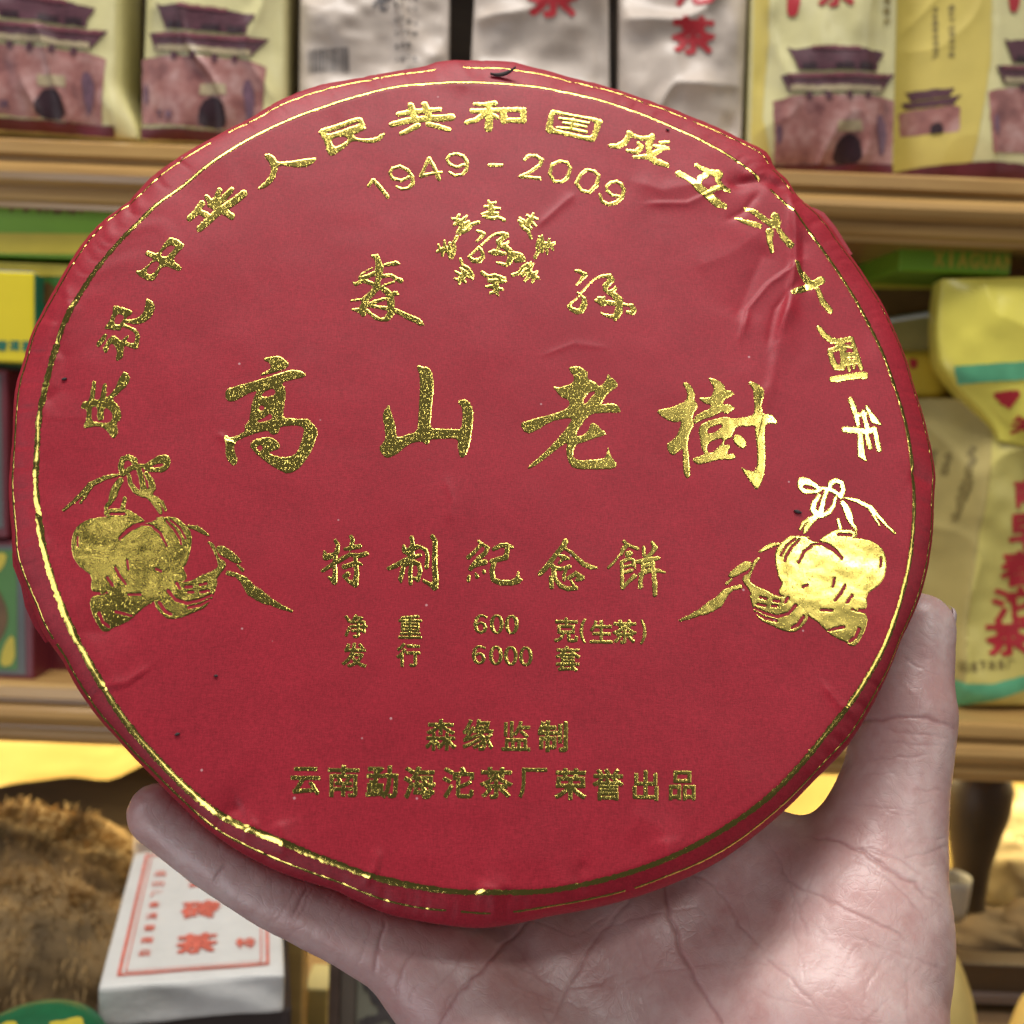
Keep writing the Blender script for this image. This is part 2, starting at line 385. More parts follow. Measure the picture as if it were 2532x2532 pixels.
CH['li'] = ('h', [], [], [[(640,445,24),(700,475,22),(750,510,26),(800,560,32),(870,620,30),(950,680,32),(1010,705,18)],[(780,375,16),(830,405,18),(880,430,22),(960,450,36)],[(960,450,34),(950,500,20),(985,550,24),(1040,580,16)],[(860,455,24),(810,480,22),(800,530,20)],[(860,610,20),(920,570,22),(980,555,20)]], [])
CH['liu'] = ('h', [], [], [[(1175,715,14),(1250,755,22),(1340,820,24),(1390,850,26)],[(1410,790,36),(1420,840,34)],[(1100,795,12),(1160,825,16),(1230,845,22),(1285,860,20)],[(1430,880,18),(1480,950,26),(1535,1020,20)],[(1365,910,32),(1365,970,24),(1385,1055,16)]], [])
CH['shi'] = ('h', [], [], [[(1580,1160,20),(1610,1220,24),(1680,1300,26),(1720,1330,26)],[(1550,1395,20),(1630,1360,28),(1710,1325,30),(1780,1290,30)],[(1750,1360,18),(1790,1460,24),(1850,1530,24)]], [])
CH['zhou'] = ('i', [], [[(272,880),(292,880),(312,950),(295,960)]], [[(130,625,20),(180,690,28),(250,745,28),(330,750,26),(430,725,24)],[(440,720,18),(470,840,24),(520,1000,22)],[(235,850,26),(260,940,28),(290,995,30),(350,1000,26)],[(235,840,22),(320,810,26),(370,820,24)],[(340,770,22),(360,900,30),(350,990,26)],[(300,780,20),(440,800,14)],[(370,880,30),(470,880,24)],[(380,950,26),(480,940,26)],[(400,960,16),(410,1020,18)],[(450,950,16),(455,1000,16)],[(250,1105,26),(300,1105,32),(400,1085,28),(500,1070,30),(550,1070,36)]], [])
CH['nian2'] = ('i', [], [], [[(420,1295,24),(445,1360,28),(475,1450,28),(490,1520,24)],[(570,1360,18),(600,1420,22),(640,1480,36),(695,1520,12)],[(540,1410,24),(560,1500,26),(575,1560,26)],[(480,1440,26),(560,1420,20)],[(365,1570,30),(470,1575,32),(560,1590,30),(640,1570,30)],[(510,1610,28),(515,1700,34),(520,1800,36),(560,1850,14)],[(570,1620,24),(600,1730,24)],[(650,1590,24),(670,1690,26),(685,1755,24)]], [])
# 1949 - 2009
CH['d1'] = ('g', [], [], [[(372,580,9),(405,540,12),(450,590,13),(500,650,12)]], [])
CH['d2'] = ('g', [], [], [[(640,520,9),(590,545,9),(530,530,10),(512,495,9),(530,465,9),(580,452,9),(630,475,10),(660,520,12),(665,565,12),(635,595,10),(590,600,8),(560,585,8)]], [])
CH['d3'] = ('g', [], [], [[(770,400,12),(745,450,9),(715,515,12),(780,500,9),(850,490,9)],[(770,400,12),(800,450,12),(835,535,13)]], [])
CH['d4'] = ('g', [], [], [[(1000,440,9),(950,458,9),(900,435,9),(887,405,9),(905,378,9),(950,368,9),(995,385,10),(1020,425,12),(1015,475,11),(985,505,9),(940,512,8),(905,492,8)]], [])
CH['dash'] = ('g', [], [], [[(1165,443,11),(1245,445,11)]], [])
CH['d5'] = ('g', [], [], [[(1395,408,9),(1420,382,9),(1470,382,10),(1508,410,12),(1500,440,11),(1430,490,9),(1365,520,10),(1430,525,9),(1495,532,11)]], [])
CH['d6'] = ('g', [], [], [[(1560,500,11),(1575,440,10),(1625,415,8),(1675,425,9),(1695,460,11),(1680,520,11),(1640,552,9),(1590,550,10),(1560,500,11)]], [])
CH['d7'] = ('g', [], [], [[(1735,560,11),(1765,500,10),(1800,472,9),(1850,480,9),(1882,510,11),(1870,570,12),(1820,620,10),(1770,610,10),(1735,560,11)]], [])
CH['d8'] = ('h', [], [], [[(165,625,11),(110,615,11),(70,580,11),(65,545,11),(95,515,10),(145,505,11),(185,530,13),(205,570,15),(190,630,15),(140,675,15),(80,690,13),(30,665,13),(10,610,10)]], [])
CH['sen'] = ('j', [], [], [[(575,100,20),(680,130,60),(720,230,60),(740,350,90),(720,480,80)],[(840,300,26),(950,280,38),(1070,260,46),(1160,275,16)],[(600,350,14),(480,410,14),(360,490,20),(340,560,40),(380,620,40),(250,690,36),(195,660,16)],[(400,560,44),(560,500,40),(680,460,60)],[(400,610,44),(560,670,40),(660,720,40)],[(740,500,60),(700,620,60),(690,760,70)],[(760,540,40),(880,520,40),(980,510,34),(1080,580,44),(1180,620,50)],[(1040,650,22),(920,685,22),(800,735,24)],[(690,760,70),(580,880,60),(450,1000,70),(420,1120,70),(380,1220,80),(400,1300,60)],[(150,1030,16),(300,1010,20),(420,990,30)],[(170,1210,14),(280,1220,44),(380,1250,60)],[(800,780,50),(900,850,60),(960,950,80),(980,1080,80),(980,1200,70)],[(1020,890,40),(1080,880,44),(1150,915,14)],[(500,1120,40),(640,1060,44),(800,1000,30),(870,990,30)],[(540,1120,40),(700,1160,30),(820,1180,40),(920,1190,40)],[(480,1240,40),(570,1310,30),(680,1390,44),(780,1430,30),(900,1400,60),(980,1290,70),(980,1200,70)],[(1050,1230,50),(1200,1300,50),(1380,1390,60),(1520,1450,60),(1600,1510,50),(1655,1545,14)]], [])
CH['yuan'] = ('k', [], [], [[(300,175,26),(370,190,40),(470,240,44),(530,270,50),(460,350,44),(400,430,26),(330,500,20)],[(420,700,22),(500,610,24),(600,500,18),(720,380,20),(850,310,26),(980,290,40),(1080,300,60)],[(1090,300,60),(1110,370,90),(1060,450,60),(990,520,70),(980,600,50),(1030,650,44)],[(1030,650,40),(1140,640,40),(1220,570,36),(1205,535,20)],[(1060,670,50),(1200,740,70),(1290,850,100),(1300,960,80),(1290,1080,90),(1240,1200,80)],[(1200,1290,40),(1220,1220,60),(1100,1220,44),(960,1180,28),(890,1145,22)],[(760,860,30),(860,850,90),(930,900,90)],[(960,780,30),(900,860,70)],[(1000,900,50),(1100,910,60),(1200,920,50)],[(1400,940,36),(1500,960,24),(1590,970,50),(1630,1080,70),(1600,1140,50),(1480,1120,36)],[(350,690,24),(400,710,24)],[(430,740,20),(500,830,50),(500,950,70),(440,1080,70),(340,1120,60),(220,1060,50),(150,1000,44),(220,910,26),(310,830,14),(400,740,14)]], [])
CH['yuan_s'] = ('l', [], [], [[(745,490,14),(800,510,24),(845,535,20),(790,590,20),(750,630,14)],[(800,690,12),(850,640,12),(920,580,14),(990,540,16),(1080,530,26)],[(1080,530,30),(1140,550,34),(1090,590,30),(1035,640,36),(1040,680,24)],[(1050,690,26),(1120,700,36),(1180,760,40),(1200,830,50),(1180,900,36),(1130,950,24),(1060,930,18),(1005,915,12)],[(1100,680,20),(1165,640,14)],[(910,780,14),(970,780,40),(1020,790,34),(1120,800,22)],[(1240,800,36),(1320,830,44),(1360,870,36),(1270,880,36)],[(770,710,20),(700,780,12),(640,840,18),(700,890,30),(780,890,34),(830,830,26),(810,760,22),(770,710,20)],[(1040,700,20),(1010,770,24)]], [])
SEN_S = [[(910,90,14),(940,140,32),(945,190,42),(950,250,42)],[(1005,110,16),(950,130,20)],[(865,165,16),(930,170,30)],[(1060,188,14),(980,195,26)],[(820,265,10),(900,255,28),(1030,260,24)],[(840,300,16),(900,290,24)],[(880,310,20),(960,325,26),(1040,310,22),(1120,350,22)]]
for _k, (_cx, _cy, _a, _q) in enumerate([(945,215,0,1.0),(1440,375,45,.98),(1655,690,92,.98),(1440,1060,135,1.05),(985,1210,183,1.1),(560,1080,222,1.0),(340,730,272,1.0),(545,390,318,1.05)]):
    _c, _s = math.cos(math.radians(_a)) * _q, math.sin(math.radians(_a)) * _q
    CH['sen%d' % _k] = ('l', [], [], [[(_cx + (x - 955) * _c - (y - 215) * _s, _cy + ((x - 955) * _s + (y - 215) * _c), r * _q) for x, y, r in st] for st in SEN_S], [])
POUCH = ('m', [[(690,195),(760,155),(800,125),(870,120),(890,160),(880,210),(840,245),(780,240),(720,235)],
  [(545,270),(570,290),(545,340),(510,430),(450,490),(440,545),(432,520),(435,460),(460,440),(470,370),(500,310)],
  [(450,490),(540,485),(600,495),(650,525),(700,560),(715,580),(660,590),(560,600),(440,545)],
  [(205,740),(215,660),(250,600),(320,560),(400,545),(480,545),(560,560),(640,565),(690,575),(620,605),(560,650),(530,700),(570,760),(560,820),(510,880),(540,950),(520,1000),(480,980),(450,1060),(410,1075),(340,1055),(350,950),(310,915),(260,880),(220,820)],
  [(540,690),(590,640),(660,610),(730,605),(790,620),(760,600),(700,590),(760,580),(800,560),(780,550),(860,545),(930,550),(980,590),(1010,625),(1030,660),(1030,740),(1010,830),(985,880),(970,895),(990,930),(1000,970),(960,990),(920,1020),(880,1050),(830,1050),(780,1120),(720,1150),(660,1200),(620,1240),(540,1280),(480,1300),(460,1325),(410,1320),(370,1250),(340,1180),(335,1110),(360,1080),(430,1075),(480,1050),(560,1070),(520,1000),(540,950),(510,880),(560,820),(570,760),(560,720)],
  [(520,700),(600,720),(640,900),(600,1080),(440,1080),(400,900)],
  [(770,1140),(790,1080),(840,1040),(900,1030),(940,990),(1010,990),(1090,945),(1150,925),(1200,900),(1215,870),(1190,800),(1165,750),(1130,715),(1170,715),(1200,760),(1215,830),(1260,850),(1270,885),(1220,940),(1200,975),(1210,990),(1190,1050),(1170,1110),(1120,1170),(1050,1195),(960,1235),(870,1245),(830,1215)],
  [(1195,750),(1240,740),(1300,775),(1350,820),(1380,860),(1340,870),(1270,830),(1215,800)]],
  [[(745,205),(800,180),(840,180),(840,200),(760,212)]],
  [[(560,250,18),(545,200,20),(560,150,20),(600,135,18),(640,160,22),(650,190,16)],[(560,250,20),(620,210,18),(660,200,18),(700,195,12)],[(600,260,14),(615,320,16),(650,370,20),(700,395,18)],[(670,220,18),(690,280,18),(700,340,22),(710,390,24)],[(720,250,16),(755,300,20),(765,350,24),(730,390,26)],[(720,380,26),(770,430,24),(810,490,20),(820,520,12)],[(780,420,18),(830,450,14),(855,500,10)],[(540,255,8),(440,275,16),(340,320,20),(270,390,16),(210,450,12),(155,495,10)],[(340,330,18),(300,400,12),(270,445,9)],[(575,420,14),(560,480,16)],[(1010,610,10),(1070,625,18),(1120,655,14),(1150,675,6)],[(1345,875,8),(1380,910,12)],[(1280,930,16),(1340,945,14),(1390,980,26),(1440,1050,38),(1490,1080,40),(1560,1120,24),(1640,1160,16),(1715,1190,8)],[(1470,1080,26),(1520,1120,18),(1555,1140,8)]],
  [[(540,690,6),(600,640,6),(680,600,7)],[(770,620,6),(820,660,7),(860,740,5)],[(860,575,5),(910,630,6),(950,690,6),(960,730,5)],[(890,570,5),(950,620,5),(990,690,5)],[(590,840,5),(600,900,5)],[(510,890,6),(540,950,7),(580,1000,6)],[(455,960,7),(490,1010,7)],[(600,1075,6),(680,1075,6)],[(510,1190,7),(570,1205,7),(620,1220,5)],[(395,1200,9),(420,1260,9),(460,1290,8)],[(340,1065,8),(400,1065,7)],[(790,900,6),(820,915,6)],[(870,1050,8),(920,1110,8),(1000,1135,8),(1090,1115,7),(1170,1080,6)],[(810,1130,8),(850,1190,9),(890,1210,7)],[(1010,1165,7),(1090,1150,7),(1160,1110,6)],[(930,1000,8),(950,1030,7)],[(990,1025,7),(1030,1020,7)],[(1090,1010,6),(1130,1000,6)],[(1090,1060,6),(1150,1050,6)],[(1010,1060,7),(1040,1060,6)],[(250,680,5),(250,740,5)],[(480,525,6),(570,525,6)]])

POUCH = POUCH[:4] + ([[(x, y, r * 1.45) for x, y, r in st] for st in POUCH[4]],)
# small printed lines in the plain face: (character, centre x, y, width, height, bold)
SMALL = [('净',880,1548,54,56,1.6),('重',1014,1550,56,56,1.6),('克',1400,1558,56,58,1.8),('(',1441,1560,13,58,1.6),('生',1487,1562,54,54,1.8),('茶',1545,1562,56,56,2.0),(')',1591,1562,13,58,1.6),
         ('发',876,1620,58,58,1.8),('行',1010,1620,56,56,1.8),('套',1404,1629,58,60,1.8),
         ('森',1090,1817,72,74,2.0),('缘',1182,1817,72,74,2.0),('监',1276,1820,68,70,1.8),('制',1367,1821,70,72,2.6),
         ('云',755,1931,70,66,2.0),('南',849,1931,74,76,2.0),('勐',944,1933,76,76,2.6),('海',1037,1935,74,76,2.6),('沱',1133,1935,74,74,2.2),('茶',1227,1936,76,74,2.4),('厂',1318,1936,68,72,1.6),('荣',1411,1939,74,74,2.6),('誉',1504,1940,72,74,2.4),('出',1597,1942,60,72,2.0),('品',1688,1942,62,70,2.0)]


def digit(ch, cx, cy):
    if ch == '0':
        a = np.linspace(0, 2 * math.pi, 17)
        return [[(cx + 12.5 * math.cos(t) + 1.5 * math.sin(t) * 0, cy + 21.5 * math.sin(t), 2.6 + 2.2 * abs(math.cos(t))) for t in a]]
    s = [(14, -17, 3), (6, -21, 2.6), (-3, -21, 3), (-10, -13, 4), (-13, 2, 4.6), (-9, 16, 4), (0, 21, 2.8), (9, 17, 4), (12, 8, 4.6), (8, -1, 3.6), (0, -4, 2.6), (-8, 1, 3)]
    return [[(cx + x, cy + y, r) for x, y, r in s]]


DIGITS = [('6',1188,1544),('0',1228,1544),('0',1265,1545),('6',1184,1620),('0',1226,1621),('0',1263,1622),('0',1300,1623)]

# ------------------------------------------------------------------ the tea cake (local frame in mm, face towards +z)
C0 = np.array([-5.688, 19.567, -263.9])          # camera frame, mm
_a, _b = 0.07344, 0.35315
NV = np.array([math.sin(_a), math.sin(_b) * math.cos(_a), math.cos(_a) * math.cos(_b)])
UV = np.array([1.0, 0, 0]) - NV[0] * NV; UV /= np.linalg.norm(UV)
VV = np.cross(NV, UV)
RING = np.array([(850,246),(660,317),(484,425),(387,497),(1157.6,200),(964,214),(1272,206),(1550,264),(1660,307),(1799,376.6),(1874,433),(1991,556),(2044,625),(2136,766),(2211,946),(2244,1056),(2262,1201),(2260,1298),(2251,1386),(2215,1529),(2164,1645),(2193,1593),(2128,1705),(2046,1810),(1900,1973),(1780,2057),(1650,2124),(1469,2181),(1340,2205),(1231,2205),(1133,2206),(1003,2186),(900,2163),(880,2151),(699,2081),(543,2017),(440,1931),(378,1864),(311,1788),(89,1050),(85,1195),(99,1319),(128,1435),(166,1535),(232,1659),(451,457),(336.5,551),(262,628),(188,736),(145,827),(114,938),(92.5,1056)], float)
OUTL = np.array([(315,500),(374,433),(440,387),(528,339),(616,293),(704,240),(783,211),(850,200),(832,202),(964,180),(1039,165),(1078,151),(1140,146),(1219,149),(1281,153),(1316,165),(1404,189),(1492,211),(1580,240),(1714,288),(1820,336),(1906,379),(1911,414),(1954,449),(1970,486),(2023,526),(2045,545),(2093,617),(2136,673),(2189,761),(2229,854),(2264,968),(2299,1087),(2315,1179),(2310,1232),(2299,1386),(2275,1482),(2228,1582),(2158,1745),(2093,1851),(2017,1927),(1900,2040),(1780,2130),(1676,2181),(1521,2233),(1366,2264),(1221,2293),(1185,2296),(1081,2285),(952,2259),(828,2200),(673,2149),(569,2092),(492,2035),(450,1993),(378,1921),(331,1874),(285,1822),(238,1771),(182,1688),(153,1630),(104,1563),(80,1500),(52,1435),(31,1381),(27,1311),(19,1207),(25,1133),(31,1071),(37,948),(50,911),(81,813),(135,712),(209,591),(242,554),(303,507)], float)


def px_local(p, z=0.0):
    """tracing-frame points onto the plane z of the cake, local mm"""
    r = rays(p)
    c = C0 + NV * z
    q = r * ((c @ NV) / (r @ NV))[:, None] - C0
    return np.stack([q @ UV, q @ VV], 1)


NT = 1440
TH = np.arange(NT) * 2 * math.pi / NT


def polar_fit(pts, z, sig):
    q = px_local(pts, z)
    t = np.arctan2(q[:, 1], q[:, 0]); r = np.hypot(q[:, 0], q[:, 1])
    o = np.argsort(t); t = t[o]; r = r[o]
    tt = np.concatenate([t - 2 * math.pi, t, t + 2 * math.pi]); rr = np.concatenate([r, r, r])
    R = np.interp(TH - math.pi, tt, rr)
    R = np.roll(R, NT // 2)
    k = int(sig / 360 * NT * 3) + 1
    x = np.arange(-k, k + 1) * 360 / NT
    g = np.exp(-.5 * (x / sig) ** 2); g /= g.sum()
    return np.convolve(np.concatenate([R[-k:], R, R[:k]]), g, 'valid')


R_RING = polar_fit(RING, 0.0, 1.6)
R_OUT = polar_fit(OUTL, -5.0, 0.7)


def lut(T, th):
    x = (np.asarray(th) % (2 * math.pi)) / (2 * math.pi) * NT
    i = np.floor(x).astype(int); f = x - i
    return T[i % NT] * (1 - f) + T[(i + 1) % NT] * f


# creases of the wrapper: (tracing polyline, height mm, half width mm, one-sided step?)
CREASE = [([(1954,452),(1900,436),(1850,444),(1800,452)], -1.15, 2.2, 0), ([(1940,430),(1890,425),(1830,434)], .7, 2.0, 0),
          ([(1958,470),(1962,560),(1966,640),(1950,740),(1925,830)], 1.0, 3.0, 1), ([(1990,570),(1985,650),(1995,720)], -.7, 2.4, 0),
          ([(1900,600),(1860,690),(1820,790)], -.7, 4.5, 0), ([(1960,740),(1935,800),(1915,900),(1890,1010)], .55, 4.0, 1),
          ([(1330,560),(1385,510),(1420,480)], .35, .9, 0), ([(1560,445),(1640,470),(1720,455),(1800,460)], .45, 3.5, 0),
          ([(1720,660),(1800,630),(1900,560)], .3, 4, 0),
          ([(110,830),(160,880),(150,960),(90,1000)], -.55, 3.0, 0), ([(150,730),(120,800),(100,900)], .5, 3.0, 0),
          ([(60,1000),(75,1080),(70,1160)], -.5, 2.4, 0),
          ([(180,1560),(260,1560),(330,1530)], -.45, 5.0, 0), ([(105,1320),(150,1450),(215,1580),(330,1760)], .25, 3.0, 0),
          ([(520,2060),(560,2010),(600,1990)], -.8, 2.4, 0), ([(590,2130),(600,2060),(640,2030)], .6, 2.4, 0),
          ([(690,2120),(700,2075),(690,2030)], .6, 2.2, 0), ([(1215,2290),(1228,2250),(1222,2205),(1180,2190)], .9, 2.2, 0), ([(1260,2280),(1250,2240),(1270,2200)], -.6, 2.5, 0),
          ([(1680,2160),(1650,2120),(1640,2070)], .5, 2.0, 0), ([(1690,2100),(1620,2040),(1560,2010)], .35, 6.0, 0),
          ([(1070,160),(1100,190),(1160,215)], .3, 3.0, 0), ([(2255,1160),(2290,1180),(2320,1185)], -.7, 2.6, 0),
          ([(1985,640),(1900,700),(1850,760),(1830,840)], .55, 1.2, 1), ([(1975,690),(1920,760),(1900,860)], -.5, 1.0, 0), ([(1800,455),(1700,500),(1600,500)], .4, 1.0, 1), ([(1880,470),(1840,520),(1800,540)], -.45, 1.0, 0), ([(1340,880),(1420,850),(1500,860)], .12, .8, 0), ([(1100,1180),(1120,1240),(1110,1290)], .12, .7, 0), ([(540,1070),(560,1090),(580,1095)], .25, .5, 0), ([(150,690),(165,760),(140,830)], .5, 1.2, 1), ([(70,1240),(110,1290),(120,1340)], -.35, 1.1, 0), ([(250,1700),(310,1690),(370,1650)], .35, 1.3, 1), ([(900,2190),(930,2150),(940,2100)], .4, 1.1, 1), ([(1440,2210),(1430,2170),(1450,2130)], -.35, 1.1, 0), ([(2120,1760),(2080,1740),(2040,1690)], .35, 1.2, 1),
          ([(1000,2110),(1200,2130),(1400,2120)], .25, 9.0, 0), ([(1500,1010),(1700,960),(1900,900)], .15, 14.0, 0)]
_CR = []
for _pl, _amp, _wd, _st in CREASE:
    _q = px_local(_pl)
    _CR.append((_q, _amp, _wd, _st))


def wrinkle(u, v):
    r = np.hypot(u, v); th = np.arctan2(v, u)
    z = .42 * fbm(u / 44, v / 44, 3, 2) + .10 * fbm(u / 12, v / 11, 9, 2)
    # pleats gathering towards the edge, uneven in spacing
    k = sstep(84, 106, r)
    tw = th + .05 * vnoise(r / 9, th * 3, 5)
    z += k * (.34 * vnoise(tw * 9, r * 0 + 1.5, 21) + .22 * vnoise(tw * 23, r / 40, 22) * (.5 + .5 * vnoise(tw * 5, r * 0, 23)))
    k2 = sstep(104.2, 110, r)
    z -= k2 * (.75 * np.clip(.28 - np.abs(vnoise(tw * 14, r / 60, 24)), 0, 1) / .28 * (.4 + .6 * vnoise(tw * 6, r * 0, 25)) + .35 * np.clip(.3 - np.abs(vnoise(tw * 37, r / 50, 26)), 0, 1) / .3)
    P = np.stack([u, v], 1)
    for q, amp, wd, st in _CR:
        lo = q.min(0) - 3.2 * wd; hi = q.max(0) + 3.2 * wd
        m = np.flatnonzero(((P > lo) & (P < hi)).all(1))
        if not len(m): continue
        X = P[m]; best = np.full(len(m), 1e9); sgn = np.zeros(len(m)); end = np.ones(len(m))
        n = len(q) - 1
        for i, (a, b) in enumerate(zip(q[:-1], q[1:])):
            ab = b - a; L = ab @ ab
            t = np.clip(((X - a) @ ab) / L, 0, 1)
            d = X - a - t[:, None] * ab
            dd = np.hypot(d[:, 0], d[:, 1]); up = dd < best
            best = np.where(up, dd, best)
            sgn = np.where(up, np.sign(ab[0] * d[:, 1] - ab[1] * d[:, 0]), sgn)
            f = (i + t) / n
            end = np.where(up, np.clip(np.minimum(f, 1 - f) * 5 + .25, 0, 1), end)
        wob = wd * (1 + .25 * vnoise(X[:, 0] / 4, X[:, 1] / 4, 31))
        g = np.exp(-(best / wob) ** 1.15) if not st else np.where(sgn > 0, np.exp(-(best / wob) ** 1.2), np.exp(-(best / (wob * .28)) ** 1.6))
        z[m] += 1.25 * amp * g * end
    return z


def face_z(u, v):
    """height of the wrapped face, mm, out to the rounded edge"""
    r = np.hypot(u, v); th = np.arctan2(v, u)
    Rr = lut(R_RING, th) - .6; Ro = lut(R_OUT, th)
    t = np.clip((r - Rr) / (Ro - Rr), 0, 1)
    z = -.5 * (np.minimum(r, Rr) / 105) ** 4
    z = z - 2.6 * t - 2.4 * (1 - np.sqrt(np.maximum(1 - t ** 3, 0)))
    return z + wrinkle(u, v) * (1 - .45 * t)


def L2W_cam(q):
    """local mm -> camera mm"""
    q = np.asarray(q, float)
    return C0 + q[:, :1] * UV + q[:, 1:2] * VV + q[:, 2:3] * NV


def build_wrapper():
    nt = 1080
    th = np.arange(nt) * 2 * math.pi / nt
    Rr = lut(R_RING, th) - .6; Ro = lut(R_OUT, th)
    rings = []
    nr = 165
    for i in range(1, nr + 1):
        r = Rr * (i / nr)
        rings.append((r, None))
    for t in (.1, .2, .3, .4, .5, .6, .7, .78, .85, .9, .94, .97, .99, 1.0):
        rings.append((Rr + (Ro - Rr) * t, None))
    ez = face_z(Ro * np.cos(th) * .9999, Ro * np.sin(th) * .9999)
    V = [np.array([[0, 0, face_z(np.zeros(1), np.zeros(1))[0]]])]
    for r, _ in rings:
        u = r * np.cos(th); v = r * np.sin(th)
        V.append(np.stack([u, v, face_z(u, v)], 1))
    for k in range(1, 9):                      # side wall, pleated and tucked in
        s = k / 8
        pl = .55 * vnoise(th * 17, th * 0 + s * 1.5, 41) + .45 * vnoise(th * 41, th * 0 + s * 2, 42)
        r = Ro - .5 * s - 1.8 * s ** 3 + pl * min(1, s * 1.8) - .5 * min(1, s * 1.8)
        V.append(np.stack([r * np.cos(th), r * np.sin(th), ez * (1 - s) + -27.0 * s + .5 * pl * s], 1))
    for k in range(1, 16):                      # back, pleats drawn to the middle knot
        s = k / 15
        pl = .9 * vnoise(th * 15 + s, th * 0, 43) * (1 - s) + .5 * vnoise(th * 33, th * 0 + s, 44)
        r = (Ro - 2.3 - .5) * (1 - s * .99)
        V.append(np.stack([r * np.cos(th), r * np.sin(th), -27.0 - 1.2 * np.sin(s * 3.1) + 6 * sstep(.5, .95, np.full(nt, s)) + pl], 1))
    V = np.vstack(V)
    F = [(0, 1 + i, 1 + (i + 1) % nt) for i in range(nt)]
    nrg = (len(V) - 1) // nt
    i = np.arange(nt); j = (i + 1) % nt
    for k in range(nrg - 1):
        a = 1 + k * nt; b = a + nt
        F += np.stack([a + i, b + i, b + j, a + j], 1).tolist()
    last = 1 + (nrg - 1) * nt
    F.append(tuple((last + np.arange(nt)[::-1]).tolist()))
    return V, F


# --- materials of the cake
def paper_mat():
    m, nt, b = new_mat('red_wrapping_paper')
    tc = N(nt, 'ShaderNodeTexCoord')
    n1 = N(nt, 'ShaderNodeTexNoise', Scale=55.0, Detail=5.0, Roughness=.65)
    n2 = N(nt, 'ShaderNodeTexNoise', Scale=3600.0, Detail=3.0, Roughness=.7)
    mp = N(nt, 'ShaderNodeMapping'); mp.inputs['Scale'].default_value = (800, 5200, 1500); mp.inputs['Rotation'].default_value = (0, 0, .55)
    n3 = N(nt, 'ShaderNodeTexNoise', Scale=1.0, Detail=2.0)
    mp2 = N(nt, 'ShaderNodeMapping'); mp2.inputs['Scale'].default_value = (5200, 800, 1500); mp2.inputs['Rotation'].default_value = (0, 0, -.3)
    n4 = N(nt, 'ShaderNodeTexNoise', Scale=1.0, Detail=2.0)
    for n in (n1, n2): nt.links.new(tc.outputs['Object'], n.inputs['Vector'])
    for p, n in ((mp, n3), (mp2, n4)):
        nt.links.new(tc.outputs['Object'], p.inputs[0]); nt.links.new(p.outputs[0], n.inputs['Vector'])
    add = N(nt, 'ShaderNodeMath', _operation='ADD'); nt.links.new(n3.outputs['Fac'], add.inputs[0]); nt.links.new(n4.outputs['Fac'], add.inputs[1])
    add2 = N(nt, 'ShaderNodeMath', _operation='ADD'); nt.links.new(add.outputs[0], add2.inputs[0]); nt.links.new(n2.outputs['Fac'], add2.inputs[1])
    mx = N(nt, 'ShaderNodeMath', _operation='MULTIPLY'); mx.inputs[1].default_value = 1 / 3
    nt.links.new(add2.outputs[0], mx.inputs[0])
    cr = N(nt, 'ShaderNodeValToRGB')
    cr.color_ramp.elements[0].position = .38; cr.color_ramp.elements[0].color = (.275, .0105, .021, 1)
    cr.color_ramp.elements[1].position = .63; cr.color_ramp.elements[1].color = (.475, .0205, .040, 1)
    nt.links.new(mx.outputs[0], cr.inputs[0])
    mix = N(nt, 'ShaderNodeMix', _data_type='RGBA', _blend_type='MULTIPLY')
    mix.inputs[0].default_value = 1.0
    cr2 = N(nt, 'ShaderNodeValToRGB')
    cr2.color_ramp.elements[0].position = .3; cr2.color_ramp.elements[0].color = (.88, .86, .87, 1)
    cr2.color_ramp.elements[1].position = .7; cr2.color_ramp.elements[1].color = (1.06, 1.08, 1.08, 1)
    nt.links.new(n1.outputs['Fac'], cr2.inputs[0])
    nt.links.new(cr.outputs[0], mix.inputs[6]); nt.links.new(cr2.outputs[0], mix.inputs[7])
    vs = N(nt, 'ShaderNodeTexVoronoi', Scale=150.0); nt.links.new(tc.outputs['Object'], vs.inputs['Vector'])
    th_ = N(nt, 'ShaderNodeMapRange'); th_.inputs[1].default_value = .055; th_.inputs[2].default_value = .03; th_.inputs[3].default_value = 0; th_.inputs[4].default_value = .75
    nt.links.new(vs.outputs['Distance'], th_.inputs[0])
    sp = N(nt, 'ShaderNodeSeparateColor'); nt.links.new(vs.outputs['Color'], sp.inputs[0])
    gt = N(nt, 'ShaderNodeMath', _operation='GREATER_THAN'); gt.inputs[1].default_value = .80; nt.links.new(sp.outputs[0], gt.inputs[0])
    ml = N(nt, 'ShaderNodeMath', _operation='MULTIPLY'); nt.links.new(th_.outputs[0], ml.inputs[0]); nt.links.new(gt.outputs[0], ml.inputs[1])
    lint = N(nt, 'ShaderNodeMix', _data_type='RGBA'); lint.inputs[7].default_value = (.72, .42, .42, 1)
    nt.links.new(ml.outputs[0], lint.inputs[0]); nt.links.new(mix.outputs[2], lint.inputs[6])
    nt.links.new(lint.outputs[2], b.inputs['Base Color'])
    b.inputs['Roughness'].default_value = .50
    b.inputs['Specular IOR Level'].default_value = .38
    b.inputs['Sheen Weight'].default_value = .0
    b.inputs['Sheen Roughness'].default_value = .5
    b.inputs['Sheen Tint'].default_value = (1, .6, .65, 1)
    bp = N(nt, 'ShaderNodeBump', Strength=.45, Distance=.0001)
    nt.links.new(mx.outputs[0], bp.inputs['Height']); nt.links.new(bp.outputs[0], b.inputs['Normal'])
    return m


